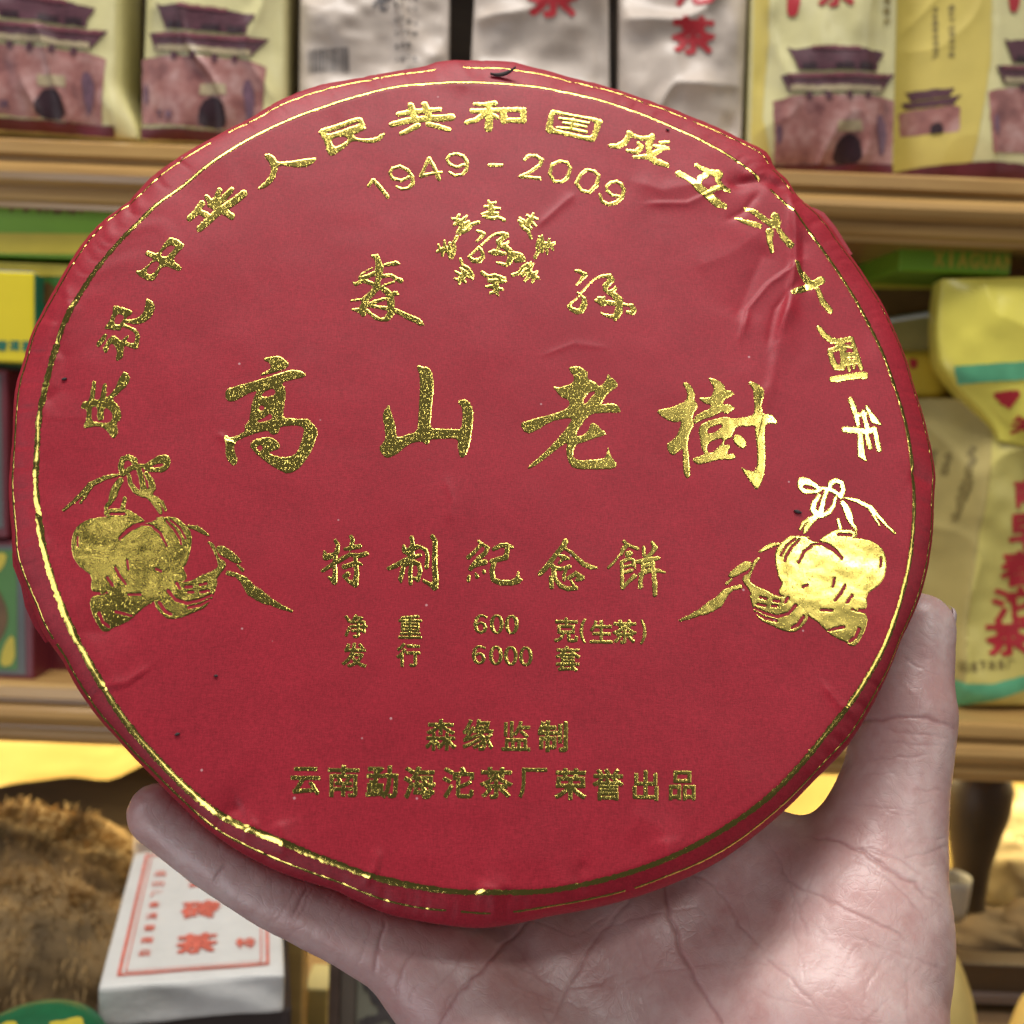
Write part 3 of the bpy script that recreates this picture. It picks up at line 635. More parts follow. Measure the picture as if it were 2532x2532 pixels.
def foil_mat(name, grain, rough):
    m, nt, b = new_mat(name)
    tc = N(nt, 'ShaderNodeTexCoord')
    n1 = N(nt, 'ShaderNodeTexNoise', Scale=2300.0, Detail=3.0, Roughness=.75)
    n3 = N(nt, 'ShaderNodeTexNoise', Scale=150.0, Detail=2.0)
    mp = N(nt, 'ShaderNodeMapping'); mp.inputs['Scale'].default_value = (3400, 1300, 2000)
    n4 = N(nt, 'ShaderNodeTexNoise', Scale=1.0, Detail=2.0)
    nt.links.new(tc.outputs['Object'], mp.inputs[0]); nt.links.new(mp.outputs[0], n4.inputs['Vector'])
    for n in (n1, n3): nt.links.new(tc.outputs['Object'], n.inputs['Vector'])
    a = N(nt, 'ShaderNodeMath', _operation='MULTIPLY_ADD'); a.inputs[1].default_value = .8
    nt.links.new(n4.outputs['Fac'], a.inputs[0]); nt.links.new(n1.outputs['Fac'], a.inputs[2])
    rp = N(nt, 'ShaderNodeMapRange', _interpolation_type='SMOOTHSTEP'); rp.inputs[1].default_value = 1.0; rp.inputs[2].default_value = 1.34
    nt.links.new(a.outputs[0], rp.inputs[0])
    bp = N(nt, 'ShaderNodeBump', Strength=grain, Distance=.00022)
    nt.links.new(rp.outputs[0], bp.inputs['Height'])
    bp2 = N(nt, 'ShaderNodeBump', Strength=.25, Distance=.0006)
    nt.links.new(n3.outputs['Fac'], bp2.inputs['Height']); nt.links.new(bp.outputs[0], bp2.inputs['Normal'])
    nt.links.new(bp2.outputs[0], b.inputs['Normal'])
    b.inputs['Base Color'].default_value = (.80, .64, .15, 1)
    b.inputs['Metallic'].default_value = 1.0
    b.inputs['Roughness'].default_value = rough
    return m


M_PAPER = paper_mat()
M_FOIL = foil_mat('gold_foil', .46, .21)
M_RINGF = foil_mat('polished_gold_foil', .22, .17)
_Rm = np.stack([UV, VV, NV], 1)                   # local -> camera
CAKE_R = Matrix((MW @ _Rm).tolist()).to_euler()
cake = empty('tea_cake', Vector((MW @ (C0 / 1000) + CL).tolist()), CAKE_R, 'round tea cake wrapped in red paper with gold foil lettering, held up in the hand', 'tea cake')

V, F = build_wrapper()
mesh_obj('paper_wrapper', V / 1000, F, M_PAPER, cake)


def foil_from_px(name, pts, faces, dist, label=None, base=.05, lift=.055):
    """lay a traced px region on the face; the edge slopes down to the paper"""
    q = px_local(pts)
    z = face_z(q[:, 0], q[:, 1])
    d = np.maximum(-dist, 0) * .0963
    z = z + base + lift * sstep(0, .2, d)
    o = mesh_obj(name, np.stack([q[:, 0], q[:, 1], z], 1) / 1000, faces, M_FOIL, cake)
    if label: o['label'] = label
    return o


def element(names, oname, cell=1.0, label=None, warp=None, noise=.9):
    items = []
    for n in names:
        k, po, ho, st, cs = CH[n] if isinstance(n, str) else n
        items.append(([zz(k, p) for p in po], [zz(k, p) for p in ho], [zz(k, p) for p in st], [zz(k, p) for p in cs]))
    po = sum((i[0] for i in items), []); ho = sum((i[1] for i in items), [])
    st = sum((i[2] for i in items), []); cs = sum((i[3] for i in items), [])

    def sdf(P):
        d = np.full(len(P), 1e9)
        if po: d = np.minimum(d, sd_polys(P, po))
        if st: d = np.minimum(d, sd_strokes(P, st))
        if ho: d = np.maximum(d, -sd_polys(P, ho))
        if cs: d = np.maximum(d, -sd_strokes(P, cs))
        return d
    pts, f, dist = grid_mesh(shape_bbox(po, st), cell, sdf, noise, seed=hash_name(oname, names))
    if warp is not None: pts = warp(pts)
    return foil_from_px(oname, pts, f, dist, label)


def hash_name(a, b):
    return sum(ord(c) * (i + 3) for i, c in enumerate(a + str(b)[:20])) % 9973


for n in ('qing','zhu','zhong','hua','ren','min','gong','he',('guo','guo_in'),'cheng','li','liu','shi','zhou','nian2'):
    if isinstance(n, tuple):
        element(['guo'], 'gold_character'); element(['guo_in'], 'gold_character', noise=.6)
    else: element([n], 'gold_character')
for n in ('gao','shan','lao','shu'): element([n], 'gold_title_character')
for n in ('te','zhi',('ji_a','ji_b'),'nian','bing'): element(list(n) if isinstance(n, tuple) else [n], 'gold_character', cell=.8, noise=.6)
for n in ('d1','d2','d3','d4','dash','d5','d6','d7','d8'): element([n], 'gold_numeral', cell=.8, noise=.5)
element(['sen'], 'gold_script_character'); element(['yuan'], 'gold_script_character')
for k in range(8): element(['sen%d' % k], 'gold_emblem_character', cell=.8, noise=.8)
element(['yuan_s'], 'gold_emblem_character', cell=.8, noise=.8)
for ch, cx, cy, sx, sy, bd in SMALL:
    bb = (cx - sx / 2 - 6, cy - sy / 2 - 6, cx + sx / 2 + 6, cy + sy / 2 + 6)
    pts, f, dist = grid_mesh(bb, .8, lambda P: sd_glyph(P, ch, cx, cy, sx, sy, .012, bd), .7, seed=ord(ch))
    foil_from_px('gold_character', pts, f, dist)
for ch, cx, cy in DIGITS:
    st = digit(ch, cx, cy)
    pts, f, dist = grid_mesh(shape_bbox([], st), .8, lambda P: sd_strokes(P, st), .5, seed=cx)
    foil_from_px('gold_numeral', pts, f, dist)
# the two gourd-and-ribbon prints: the right one is the mirror image of the left
element([POUCH], 'gold_fruit_print')
_src = np.array([(156,1259),(721,1511),(174,1348),(267,1560),(422,1138)], float)
_dst = np.array([(2211,1320),(1681,1534),(2193,1398),(2103,1597),(1972,1192)], float)
_A = np.linalg.lstsq(np.hstack([_src, np.ones((5, 1))]), _dst, rcond=None)[0]
element([POUCH], 'gold_fruit_print', warp=lambda p: np.hstack([p, np.ones((len(p), 1))]) @ _A)
# mirrored faces must be turned over
_o = [o for o in cake.children if o.name.startswith('gold_fruit_print')][-1]
_o.data.flip_normals()


def ring_strip(name, rad, width, gaps, seed, off=.09):
    nt = 2000; nk = 5
    th = np.arange(nt + 1) * 2 * math.pi / nt
    R = rad(th)
    wv = width(th) * (1 + .22 * vnoise(th * 160, th * 0, seed) + .15 * vnoise(th * 420, th * 0, seed + 1))
    V = []; ok = []
    for k in range(nk):
        s = (k / (nk - 1) - .5)
        jit = .05 * vnoise(th * 500, th * 0 + k, seed + 2) if k in (0, nk - 1) else 0
        r = R + s * wv + jit
        u = r * np.cos(th); v = r * np.sin(th)
        z = face_z(u, v) + .05 + off * (1 - (2 * s) ** 2)
        V.append(np.stack([u, v, z], 1))
    V = np.stack(V, 1).reshape(-1, 3)
    keep = gaps(th[:-1])
    F = []
    for i in np.flatnonzero(keep).tolist():
        for k in range(nk - 1):
            a = i * nk + k; b = a + nk
            F.append((a, a + 1, b + 1, b))
    used = sorted({q for f in F for q in f}); mp = {q: i for i, q in enumerate(used)}
    o = mesh_obj(name, V[used] / 1000, [tuple(mp[q] for q in f)[::-1] for f in F], M_RINGF, cake)
    # outward faces
    me = o.data
    if sum(p.normal.z for p in me.polygons) < 0: me.flip_normals()
    return o


def _ringw(th):
    d = np.degrees(th) % 360
    w = .88 + .0 * d
    # broader along the left and the bottom right, fine along the top
    w += .55 * np.exp(-((d - 180) / 45) ** 2) + .40 * np.exp(-((d - 320) / 28) ** 2) + .35 * np.exp(-((d - 235) / 40) ** 2)
    return w


def _g1(th):
    d = np.degrees(th) % 360
    q = px_local([(1885,445),(1897,452)]); a = np.degrees(np.arctan2(q[:, 1], q[:, 0]))
    return ~((d > a.min() - 1.0) & (d < a.max() + .4)) 


ring_strip('gold_ring', lambda th: lut(R_RING, th), _ringw, _g1, 5)
ring_strip('thin_gold_ring', lambda th: lut(R_RING, th) + (lut(R_OUT, th) - lut(R_RING, th)) * (.58 + .24 * np.abs(np.cos(th)) ** 1.5 + .03 * vnoise(th * 12, th * 0, 51)), lambda th: .34 + .14 * np.exp(-((np.degrees(th) - 200) / 50) ** 2),
           lambda th: vnoise(th * 34, th * 0, 71) + .5 * vnoise(th * 11, th * 0, 72) > -1.0 + .35 * np.exp(-((np.degrees(th) % 360 - 60) / 40) ** 2), 15, .04)


def flap(px, z):
    """a folded corner of the wrapper that stands off the side"""
    q = px_local(np.array(px, float), z); n = len(q)
    a = np.hstack([q, np.full((n, 1), z)]); b = a + [0, 0, -.35]
    c = a.mean(0)
    V = np.vstack([a, b, [c + [0, 0, .25]], [c + [0, 0, -.6]]])
    F = []
    for i in range(n):
        j = (i + 1) % n
        F += [(2 * n, i, j), (2 * n + 1, n + j, n + i), (i, n + i, n + j, j)]
    o = mesh_obj('paper_fold', V / 1000, F, M_PAPER, cake, smooth=False)
    bm = bmesh.new(); bm.from_mesh(o.data); bmesh.ops.recalc_face_normals(bm, faces=bm.faces); bm.to_mesh(o.data); bm.free()


flap([(1960,520),(2012,513),(2038,526),(2066,560),(2108,628),(2080,640),(2010,580)], -10)
flap([(75,1350),(30,1368),(32,1400),(52,1450),(62,1500),(84,1548),(112,1590),(160,1560),(120,1450)], -13)

# --- crumbs of tea that cling to the paper
M_CRUMB = simple('dry_tea_leaf', (.045, .035, .033), .8, .4, 900.0)


def crumb(px, py, L, W, ang, label, curl=0.0, lift=.25):
    q = px_local([(px, py)])[0]
    z = face_z(np.array([q[0]]), np.array([q[1]]))[0]
    n = 9; V = []
    for i in range(n):
        s = i / (n - 1)
        x = (s - .5) * L; wd = W * (math.sin(math.pi * min(max(s, .06), .94)) ** .7)
        y = curl * L * (s - .5) ** 2
        for k in range(6):
            t = k * math.pi / 3
            V.append((x, y + wd * math.cos(t) * .5, lift + curl * L * .5 * s * s + W * .3 * math.sin(t)))
    c, s_ = math.cos(ang), math.sin(ang)
    loc = C0 + UV * q[0] + VV * q[1] + NV * z
    F = []
    for i in range(n - 1):
        for k in range(6):
            F.append((i * 6 + k, (i + 1) * 6 + k, (i + 1) * 6 + (k + 1) % 6, i * 6 + (k + 1) % 6))
    F += [tuple(range(6))[::-1], tuple(range((n - 1) * 6, n * 6))]
    V = [((x * c - y * s_) / 1000, (x * s_ + y * c) / 1000, zz_ / 1000) for x, y, zz_ in V]
    o = mesh_obj('tea_crumb', V, F, M_CRUMB)
    o.location = Vector((MW @ (loc / 1000) + CL).tolist()); o.rotation_euler = CAKE_R
    tag(o, label, 'tea crumb', 'tea crumbs on the red wrapper')
    return o


crumb(1245, 181, 7.0, 1.5, .16, 'long dark curled tea leaf lying on the top edge of the red wrapper', .5, .5)
crumb(157, 934, 1.2, .8, .2, 'dark tea crumb between the left gold ring and the leftmost gold characters')
crumb(534, 1671, .9, .6, 0, 'dark tea crumb low on the red wrapper right of the left ring')
crumb(438, 1815, 1.1, .7, .3, 'dark tea crumb near the lower left edge of the red wrapper')
crumb(1652, 318, 1.0, .6, -.3, 'dark tea crumb under the gold ring at the upper right of the wrapper')
crumb(1972, 1266, 1.9, 1.0, -.3, 'brown tea flake beside the gold ribbon of the right fruit print')

# ------------------------------------------------------------------ the hand (camera frame, mm)
def back_depth(px, py, z=-28.5):
    r = rays([(px, py)])[0]
    c = C0 + NV * z
    return ((c @ NV) / (r @ NV))


def hp(px, py, depth, r):
    p = rays([(px, py)])[0] * depth
    return (p[0], p[1], p[2], r)


def bk(px, py, r, extra=0.0):
    """a point whose flesh touches the back of the cake"""
    return hp(px, py, back_depth(px, py) + r * 1.02 + extra, r)


CHAINS = {
    'little': [hp(392,2012,249,7.2), hp(525,2108,248,7.7), hp(680,2206,247,8.0), hp(850,2286,247,8.6), hp(985,2352,248,9.8), hp(1110,2440,250,11.5)],
    'mc5': [hp(1110,2440,250,11.5), hp(1230,2640,246,14), hp(1420,2900,240,16)],
    'ring': [bk(640,1640,7.0), bk(800,1820,8.0), bk(1020,2060,8.4), hp(1200,2290,268,9.5), hp(1330,2410,262,12.5)],
    'mc4': [hp(1330,2410,262,12.5), hp(1550,2900,243,16)],
    'middle': [bk(930,1390,7.2), bk(1100,1620,8.2), bk(1310,1920,8.7), hp(1470,2190,280,10.5), hp(1580,2340,270,13.5)],
    'mc3': [hp(1580,2340,270,13.5), hp(1680,2900,246,17)],
    'index': [bk(1420,1290,7.2), bk(1530,1530,8.2), bk(1640,1800,8.7), hp(1770,2080,288,10.5), hp(1855,2195,276,13.2)],
    'mc2': [hp(1855,2195,276,13.2), hp(1900,2500,262,16), hp(1850,2900,246,18)],
    'web': [hp(1880,2200,275,12), hp(1990,2170,271,12.5), hp(2120,2140,267,14)],
    'thumb': [hp(2272,1552,285,9.2), hp(2258,1660,282,10.0), hp(2242,1765,278,12.4), hp(2216,1930,272,12.9), hp(2172,2110,266,16.2), hp(2120,2320,257,19.5)],
    'thenar': [hp(2120,2320,257,19.5), hp(2055,2560,246,25.5), hp(1950,2900,242,25)],
    'fill': [hp(1300,2560,256,14), hp(1600,2560,260,16), hp(1850,2560,256,18)],
    'fill2': [hp(1500,2430,264,12), hp(1750,2400,266,13), hp(1980,2330,264,14)],
    'upper': [hp(1360,2335,268,12), hp(1640,2245,275,13), hp(1880,2125,281,12)],
    'hypo': [hp(1215,2600,243,13.5), hp(1400,2860,238,20)],
    'wrist': [hp(1420,2900,240,19), hp(1700,2960,243,23), hp(1960,2920,243,24)],
    'wrist2': [hp(1600,3000,242,24), hp(1700,3350,236,25), hp(1740,3600,230,26)],
    'wrist3': [hp(1850,3000,243,24), hp(1880,3350,238,25), hp(1860,3600,230,26)],
}
BLEND = {'little': 3.5, 'ring': 4, 'middle': 4, 'index': 4, 'thumb': 5}


def build_hand():
    h = 1.55
    pts = np.array([p for c in CHAINS.values() for p in c])
    lo = (pts[:, :3] - pts[:, 3:]).min(0) - 6; hi = (pts[:, :3] + pts[:, 3:]).max(0) + 6
    n = ((hi - lo) / h).astype(int) + 2
    ax = [lo[i] + np.arange(n[i]) * h for i in range(3)]
    D = np.full(n, 60.0, np.float32)
    for nm, ch in CHAINS.items():
        k = BLEND.get(nm, 9.0)
        loc = np.full(n, 60.0, np.float32)
        for a, b in zip(ch[:-1], ch[1:]):
            a = np.array(a); b = np.array(b); pad = 24
            s = []
            for i in range(3):
                l = min(a[i] - a[3], b[i] - b[3]) - pad; u = max(a[i] + a[3], b[i] + b[3]) + pad
                s.append(slice(max(0, int((l - lo[i]) / h)), min(n[i], int((u - lo[i]) / h) + 2)))
            X, Y, Z = np.meshgrid(ax[0][s[0]], ax[1][s[1]], ax[2][s[2]], indexing='ij')
            ab = b[:3] - a[:3]; L = ab @ ab
            t = np.clip(((X - a[0]) * ab[0] + (Y - a[1]) * ab[1] + (Z - a[2]) * ab[2]) / L, 0, 1)
            d = np.sqrt((X - a[0] - t * ab[0]) ** 2 + (Y - a[1] - t * ab[1]) ** 2 + (Z - a[2] - t * ab[2]) ** 2) - (a[3] + t * (b[3] - a[3]))
            q = loc[s[0], s[1], s[2]]
            np.minimum(q, d.astype(np.float32), out=q)
        hh = np.maximum(k - np.abs(D - loc), 0) / k
        D = np.minimum(D, loc) - hh * hh * k * .25
    # flesh gives way to the cake
    X, Y, Z = np.meshgrid(*ax, indexing='ij')
    P = np.stack([X.ravel(), Y.ravel(), Z.ravel()], 1) - C0
    u = P @ UV; v = P @ VV; z = P @ NV
    r = np.hypot(u, v)
    ro = lut(R_OUT, np.arctan2(v, u))
    dr = r - ro + 1.0 * np.clip(-z / 27, 0, 1); dz = np.abs(z + 13.5) - 15.0
    dc = np.where((dr > 0) & (dz > 0), np.hypot(dr, dz), np.maximum(dr, dz)) - .35
    dc = np.maximum(dc, -8).reshape(D.shape)
    k = 1.6
    A = -dc
    hh = np.maximum(k - np.abs(D - A), 0) / k
    D = np.maximum(D, A) + hh * hh * k * .25
    # surface nets
    S = D < 0
    c = np.zeros(np.array(D.shape) - 1, np.int8)
    corners = [(i, j, k_) for i in (0, 1) for j in (0, 1) for k_ in (0, 1)]

    def sl(i, j, k_): return (slice(i, D.shape[0] - 1 + i), slice(j, D.shape[1] - 1 + j), slice(k_, D.shape[2] - 1 + k_))
    for q in corners: c += S[sl(*q)]
    cell = np.argwhere((c > 0) & (c < 8))
    ids = -np.ones(c.shape, np.int64); ids[tuple(cell.T)] = np.arange(len(cell))
    acc = np.zeros((len(cell), 3)); cnt = np.zeros(len(cell))
    for a in corners:
        for b in corners:
            if sum(b) - sum(a) == 1 and all(y >= x for x, y in zip(a, b)):
                da = D[tuple((cell + a).T)]; db = D[tuple((cell + b).T)]
                m = (da < 0) != (db < 0)
                t = np.where(m, da / np.where(m, da - db, 1), 0)
                acc += m[:, None] * (np.array(a) + t[:, None] * (np.array(b) - np.array(a))); cnt += m
    V = lo + (cell + acc / cnt[:, None]) * h
    F = []
    for axis in range(3):
        o1, o2 = [(1, 2), (2, 0), (0, 1)][axis]
        sa = [slice(None)] * 3; sb = [slice(None)] * 3
        sa[axis] = slice(0, -1); sb[axis] = slice(1, None)
        e = np.argwhere(S[tuple(sa)] != S[tuple(sb)])
        ok = (e[:, o1] > 0) & (e[:, o2] > 0) & (e[:, o1] < D.shape[o1] - 1) & (e[:, o2] < D.shape[o2] - 1)
        e = e[ok]
        inside = S[tuple(e.T)]
        d1 = np.zeros(3, int); d1[o1] = 1; d2 = np.zeros(3, int); d2[o2] = 1
        q = [ids[tuple((e - d1 - d2).T)], ids[tuple((e - d2).T)], ids[tuple(e.T)], ids[tuple((e - d1).T)]]
        f = np.stack(q, 1)
        f[~inside] = f[~inside][:, ::-1]
        F.append(f)
    return V, np.vstack(F)


# creases of the palm: (tracing polyline, depth mm, half width mm)
PALM = [([(523,2195),(545,2160),(569,2133)], .55, .9), ([(717,2273),(742,2230),(761,2190)], .6, .9), ([(735,2280),(752,2240),(775,2195)], .35, .7),
        ([(921,2418),(929,2370),(945,2314),(952,2268)], .75, .9), ([(976,2480),(985,2430),(1004,2385),(1035,2345)], .5, .8), ([(1012,2490),(1020,2455),(1040,2425)], .3, .7), ([(1080,2520),(1100,2479),(1130,2455)], .45, .8),
        ([(1330,2262),(1299,2290),(1231,2352),(1190,2399),(1133,2456),(1091,2532),(1070,2600)], .8, 1.0),
        ([(1580,2200),(1563,2223),(1469,2326),(1418,2414),(1387,2471),(1360,2540)], .55, .9),
        ([(1630,2150),(1640,2186),(1656,2264),(1687,2352),(1728,2435),(1775,2528),(1810,2640)], .8, 1.1),
        ([(1690,2150),(1770,2192),(1832,2290),(1900,2362)], .4, .8), ([(1900,2080),(1960,2200),(2000,2330)], .3, .8),
        ([(1242,2362),(1320,2410),(1386,2445),(1485,2430),(1540,2400)], .3, .7), ([(1480,2300),(1600,2262),(1760,2240)], .2, .6), ([(1500,2440),(1640,2400),(1800,2380)], .2, .6),
        ([(2100,1790),(2134,1784),(2205,1776),(2298,1777),(2363,1800)], .8, 1.0), ([(2150,1880),(2193,1874),(2310,1863)], .35, .8), ([(2180,1800),(2260,1815),(2350,1825)], .3, .7), ([(2180,1835),(2260,1842),(2350,1850)], .25, .7),
        ([(1970,2062),(2070,2082),(2134,2109),(2205,2156),(2263,2185),(2320,2243)], .8, 1.1), ([(2076,2085),(2164,2103),(2228,2126),(2290,2170)], .4, .9), ([(2090,2110),(2160,2150),(2230,2200),(2300,2290)], .35, .8),
        ([(1940,2175),(1959,2185),(2076,2243),(2205,2302),(2251,2337)], .5, .8), ([(1890,2360),(1912,2384),(1976,2443),(2050,2530)], .4, .8), ([(2080,1990),(2180,1996),(2260,2010)], .2, .7),
        ([(1950,2080),(1965,2300),(1990,2420)], .2, .6), ([(2020,2120),(1990,2230),(1900,2340)], .18, .6), ([(2200,2330),(2150,2430),(2120,2532)], .2, .7), ([(2260,2340),(2240,2430),(2250,2532)], .2, .7), ([(1850,2440),(1950,2480),(2080,2500)], .2, .7),
        ([(1230,2420),(1330,2480),(1420,2532)], .18, .6), ([(1540,2300),(1580,2420),(1600,2532)], .15, .6), ([(1150,2340),(1120,2400),(1060,2470)], .25, .7)]


_r = random.Random(12)
for _i in range(46):                                # short hair lines scattered over palm, thumb and finger
    if _i < 26: _x, _y, _A = _r.uniform(1050, 2250), _r.uniform(2120, 2560), _r.choice([.9, 1.1, 2.2, 2.5, .3])
    elif _i < 38: _x, _y, _A = _r.uniform(2150, 2320), _r.uniform(1640, 2200), _r.uniform(-.2, .35)
    else: _x, _y, _A = _r.uniform(560, 980), _r.uniform(2180, 2440), _r.uniform(1.8, 2.3)
    _A += _r.uniform(-.25, .25); _L = _r.uniform(50, 150) if _i < 26 else _r.uniform(30, 80)
    PALM.append(([(_x - math.cos(_A) * _L, _y - math.sin(_A) * _L), (_x + _r.uniform(-8, 8), _y + _r.uniform(-8, 8)), (_x + math.cos(_A) * _L, _y + math.sin(_A) * _L)], _r.uniform(.10, .28), .65))


def skin_mat():
    m, nt, b = new_mat('skin')
    tc = N(nt, 'ShaderNodeTexCoord')
    n1 = N(nt, 'ShaderNodeTexNoise', Scale=60.0, Detail=5.0, Roughness=.62)
    n2 = N(nt, 'ShaderNodeTexNoise', Scale=260.0, Detail=4.0, Roughness=.65)
    for n in (n1, n2): nt.links.new(tc.outputs['Object'], n.inputs['Vector'])
    ad = N(nt, 'ShaderNodeMath', _operation='MULTIPLY_ADD'); ad.inputs[1].default_value = .45
    nt.links.new(n2.outputs['Fac'], ad.inputs[0]); nt.links.new(n1.outputs['Fac'], ad.inputs[2])
    cr = N(nt, 'ShaderNodeValToRGB')
    e = cr.color_ramp.elements
    e[0].position = .5; e[0].color = (.53, .295, .27, 1)
    e[1].position = .93; e[1].color = (.70, .52, .485, 1)
    nt.links.new(ad.outputs[0], cr.inputs[0])
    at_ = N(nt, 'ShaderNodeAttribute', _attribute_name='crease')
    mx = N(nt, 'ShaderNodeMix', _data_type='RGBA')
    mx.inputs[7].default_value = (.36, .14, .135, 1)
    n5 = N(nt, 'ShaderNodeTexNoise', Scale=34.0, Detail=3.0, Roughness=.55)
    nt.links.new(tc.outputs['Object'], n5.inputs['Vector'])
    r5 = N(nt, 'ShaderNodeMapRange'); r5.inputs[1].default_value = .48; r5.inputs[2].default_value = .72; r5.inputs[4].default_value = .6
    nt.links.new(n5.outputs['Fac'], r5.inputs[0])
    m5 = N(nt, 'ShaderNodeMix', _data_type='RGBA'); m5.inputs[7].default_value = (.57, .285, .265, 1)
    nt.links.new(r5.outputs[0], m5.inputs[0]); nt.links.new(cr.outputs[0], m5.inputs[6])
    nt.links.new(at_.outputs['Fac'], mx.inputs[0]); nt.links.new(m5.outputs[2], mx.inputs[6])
    nt.links.new(mx.outputs[2], b.inputs['Base Color'])
    b.inputs['Roughness'].default_value = .36
    b.inputs['Specular IOR Level'].default_value = .5
    b.inputs['Subsurface Weight'].default_value = .22
    b.inputs['Subsurface Radius'].default_value = (1.0, .35, .2)
    b.inputs['Subsurface Scale'].default_value = .004
    # skin lines: ridges running across, and a cracked net of fine furrows
    mp = N(nt, 'ShaderNodeMapping'); mp.inputs['Rotation'].default_value = (0, .2, .6); mp.inputs['Scale'].default_value = (420, 1500, 700)
    w1 = N(nt, 'ShaderNodeTexNoise', Scale=1.0, Detail=3.0, Distortion=.4)
    v1 = N(nt, 'ShaderNodeTexVoronoi', Scale=330.0, _feature='DISTANCE_TO_EDGE')
    v2 = N(nt, 'ShaderNodeTexVoronoi', Scale=900.0, _feature='DISTANCE_TO_EDGE')
    nt.links.new(tc.outputs['Object'], mp.inputs[0]); nt.links.new(mp.outputs[0], w1.inputs['Vector'])
    nd = N(nt, 'ShaderNodeTexNoise', Scale=120.0, Detail=2.0)
    vm = N(nt, 'ShaderNodeMix', _data_type='VECTOR'); vm.inputs[0].default_value = .012
    nt.links.new(tc.outputs['Object'], nd.inputs['Vector'])
    nt.links.new(tc.outputs['Object'], vm.inputs[4]); nt.links.new(nd.outputs['Color'], vm.inputs[5])
    for v in (v1, v2): nt.links.new(vm.outputs[1], v.inputs['Vector'])
    r1 = N(nt, 'ShaderNodeMapRange'); r1.inputs[2].default_value = .10; nt.links.new(v1.outputs['Distance'], r1.inputs[0])
    r2 = N(nt, 'ShaderNodeMapRange'); r2.inputs[2].default_value = .15; nt.links.new(v2.outputs['Distance'], r2.inputs[0])
    s1 = N(nt, 'ShaderNodeMath', _operation='MULTIPLY_ADD'); s1.inputs[1].default_value = .45
    nt.links.new(r2.outputs[0], s1.inputs[0]); nt.links.new(r1.outputs[0], s1.inputs[2])
    s2 = N(nt, 'ShaderNodeMath', _operation='MULTIPLY_ADD'); s2.inputs[1].default_value = 1.1
    nt.links.new(w1.outputs['Fac'], s2.inputs[0]); nt.links.new(s1.outputs[0], s2.inputs[2])
    bp = N(nt, 'ShaderNodeBump', Strength=.18, Distance=.00014)
    nt.links.new(s2.outputs[0], bp.inputs['Height']); nt.links.new(bp.outputs[0], b.inputs['Normal'])
    return m


M_SKIN = skin_mat()
HV, HF = build_hand()
ORG = camp(1700, 3000, 242)                         # the wrist is the base of the thing
hand = empty('hand', Vector((MW @ (ORG / 1000) + CL).tolist()), Matrix(MW.tolist()).to_euler(),
             'right hand seen from the palm side, thumb up, holding the red tea cake from below', 'hand')
me = bpy.data.meshes.new('tmp_hand')
me.from_pydata(((HV - ORG) / 1000).tolist(), [], HF.tolist())
tmp = bpy.data.objects.new('tmp_hand', me)
COL.objects.link(tmp)
md = tmp.modifiers.new('s', 'SMOOTH'); md.factor = .5; md.iterations = 4
md = tmp.modifiers.new('d', 'SUBSURF'); md.levels = 2
dg = bpy.context.evaluated_depsgraph_get(); dg.update()
hm = bpy.data.meshes.new_from_object(tmp.evaluated_get(dg))
bpy.data.objects.remove(tmp); bpy.data.meshes.remove(me)
hm.name = 'skin'
nv = len(hm.vertices)
co = np.empty(nv * 3); hm.vertices.foreach_get('co', co); co = co.reshape(-1, 3) * 1000 + ORG
no = np.empty(nv * 3); hm.vertex_normals.foreach_get('vector', no); no = no.reshape(-1, 3)
facing = (no * -co).sum(1) > 0
pp = np.stack([NPX / 2 + FOC * NPX * co[:, 0] / -co[:, 2], NPX / 2 - FOC * NPX * co[:, 1] / -co[:, 2]], 1)
mmpx = -co[:, 2] / (FOC * NPX)
dep = np.zeros(nv); colr = np.zeros(nv)
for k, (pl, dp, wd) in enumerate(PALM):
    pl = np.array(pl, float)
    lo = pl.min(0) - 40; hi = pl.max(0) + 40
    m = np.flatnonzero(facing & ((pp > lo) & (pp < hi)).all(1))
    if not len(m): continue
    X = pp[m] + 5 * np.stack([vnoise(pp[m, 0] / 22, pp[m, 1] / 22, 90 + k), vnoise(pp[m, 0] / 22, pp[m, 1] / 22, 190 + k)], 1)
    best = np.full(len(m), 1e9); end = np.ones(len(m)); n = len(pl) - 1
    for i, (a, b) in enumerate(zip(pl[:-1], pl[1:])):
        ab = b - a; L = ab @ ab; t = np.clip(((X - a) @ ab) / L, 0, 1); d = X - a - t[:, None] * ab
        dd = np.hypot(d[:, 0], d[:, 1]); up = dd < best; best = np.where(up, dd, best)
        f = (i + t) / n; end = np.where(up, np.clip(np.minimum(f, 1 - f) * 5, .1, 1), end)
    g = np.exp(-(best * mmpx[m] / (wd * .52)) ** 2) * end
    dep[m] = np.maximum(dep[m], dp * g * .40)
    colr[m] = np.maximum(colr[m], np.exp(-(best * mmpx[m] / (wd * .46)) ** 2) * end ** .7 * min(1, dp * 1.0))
soft = .20 * fbm(co[:, 0] / 15, (co[:, 1] + co[:, 2] * .7) / 15, 55, 3)
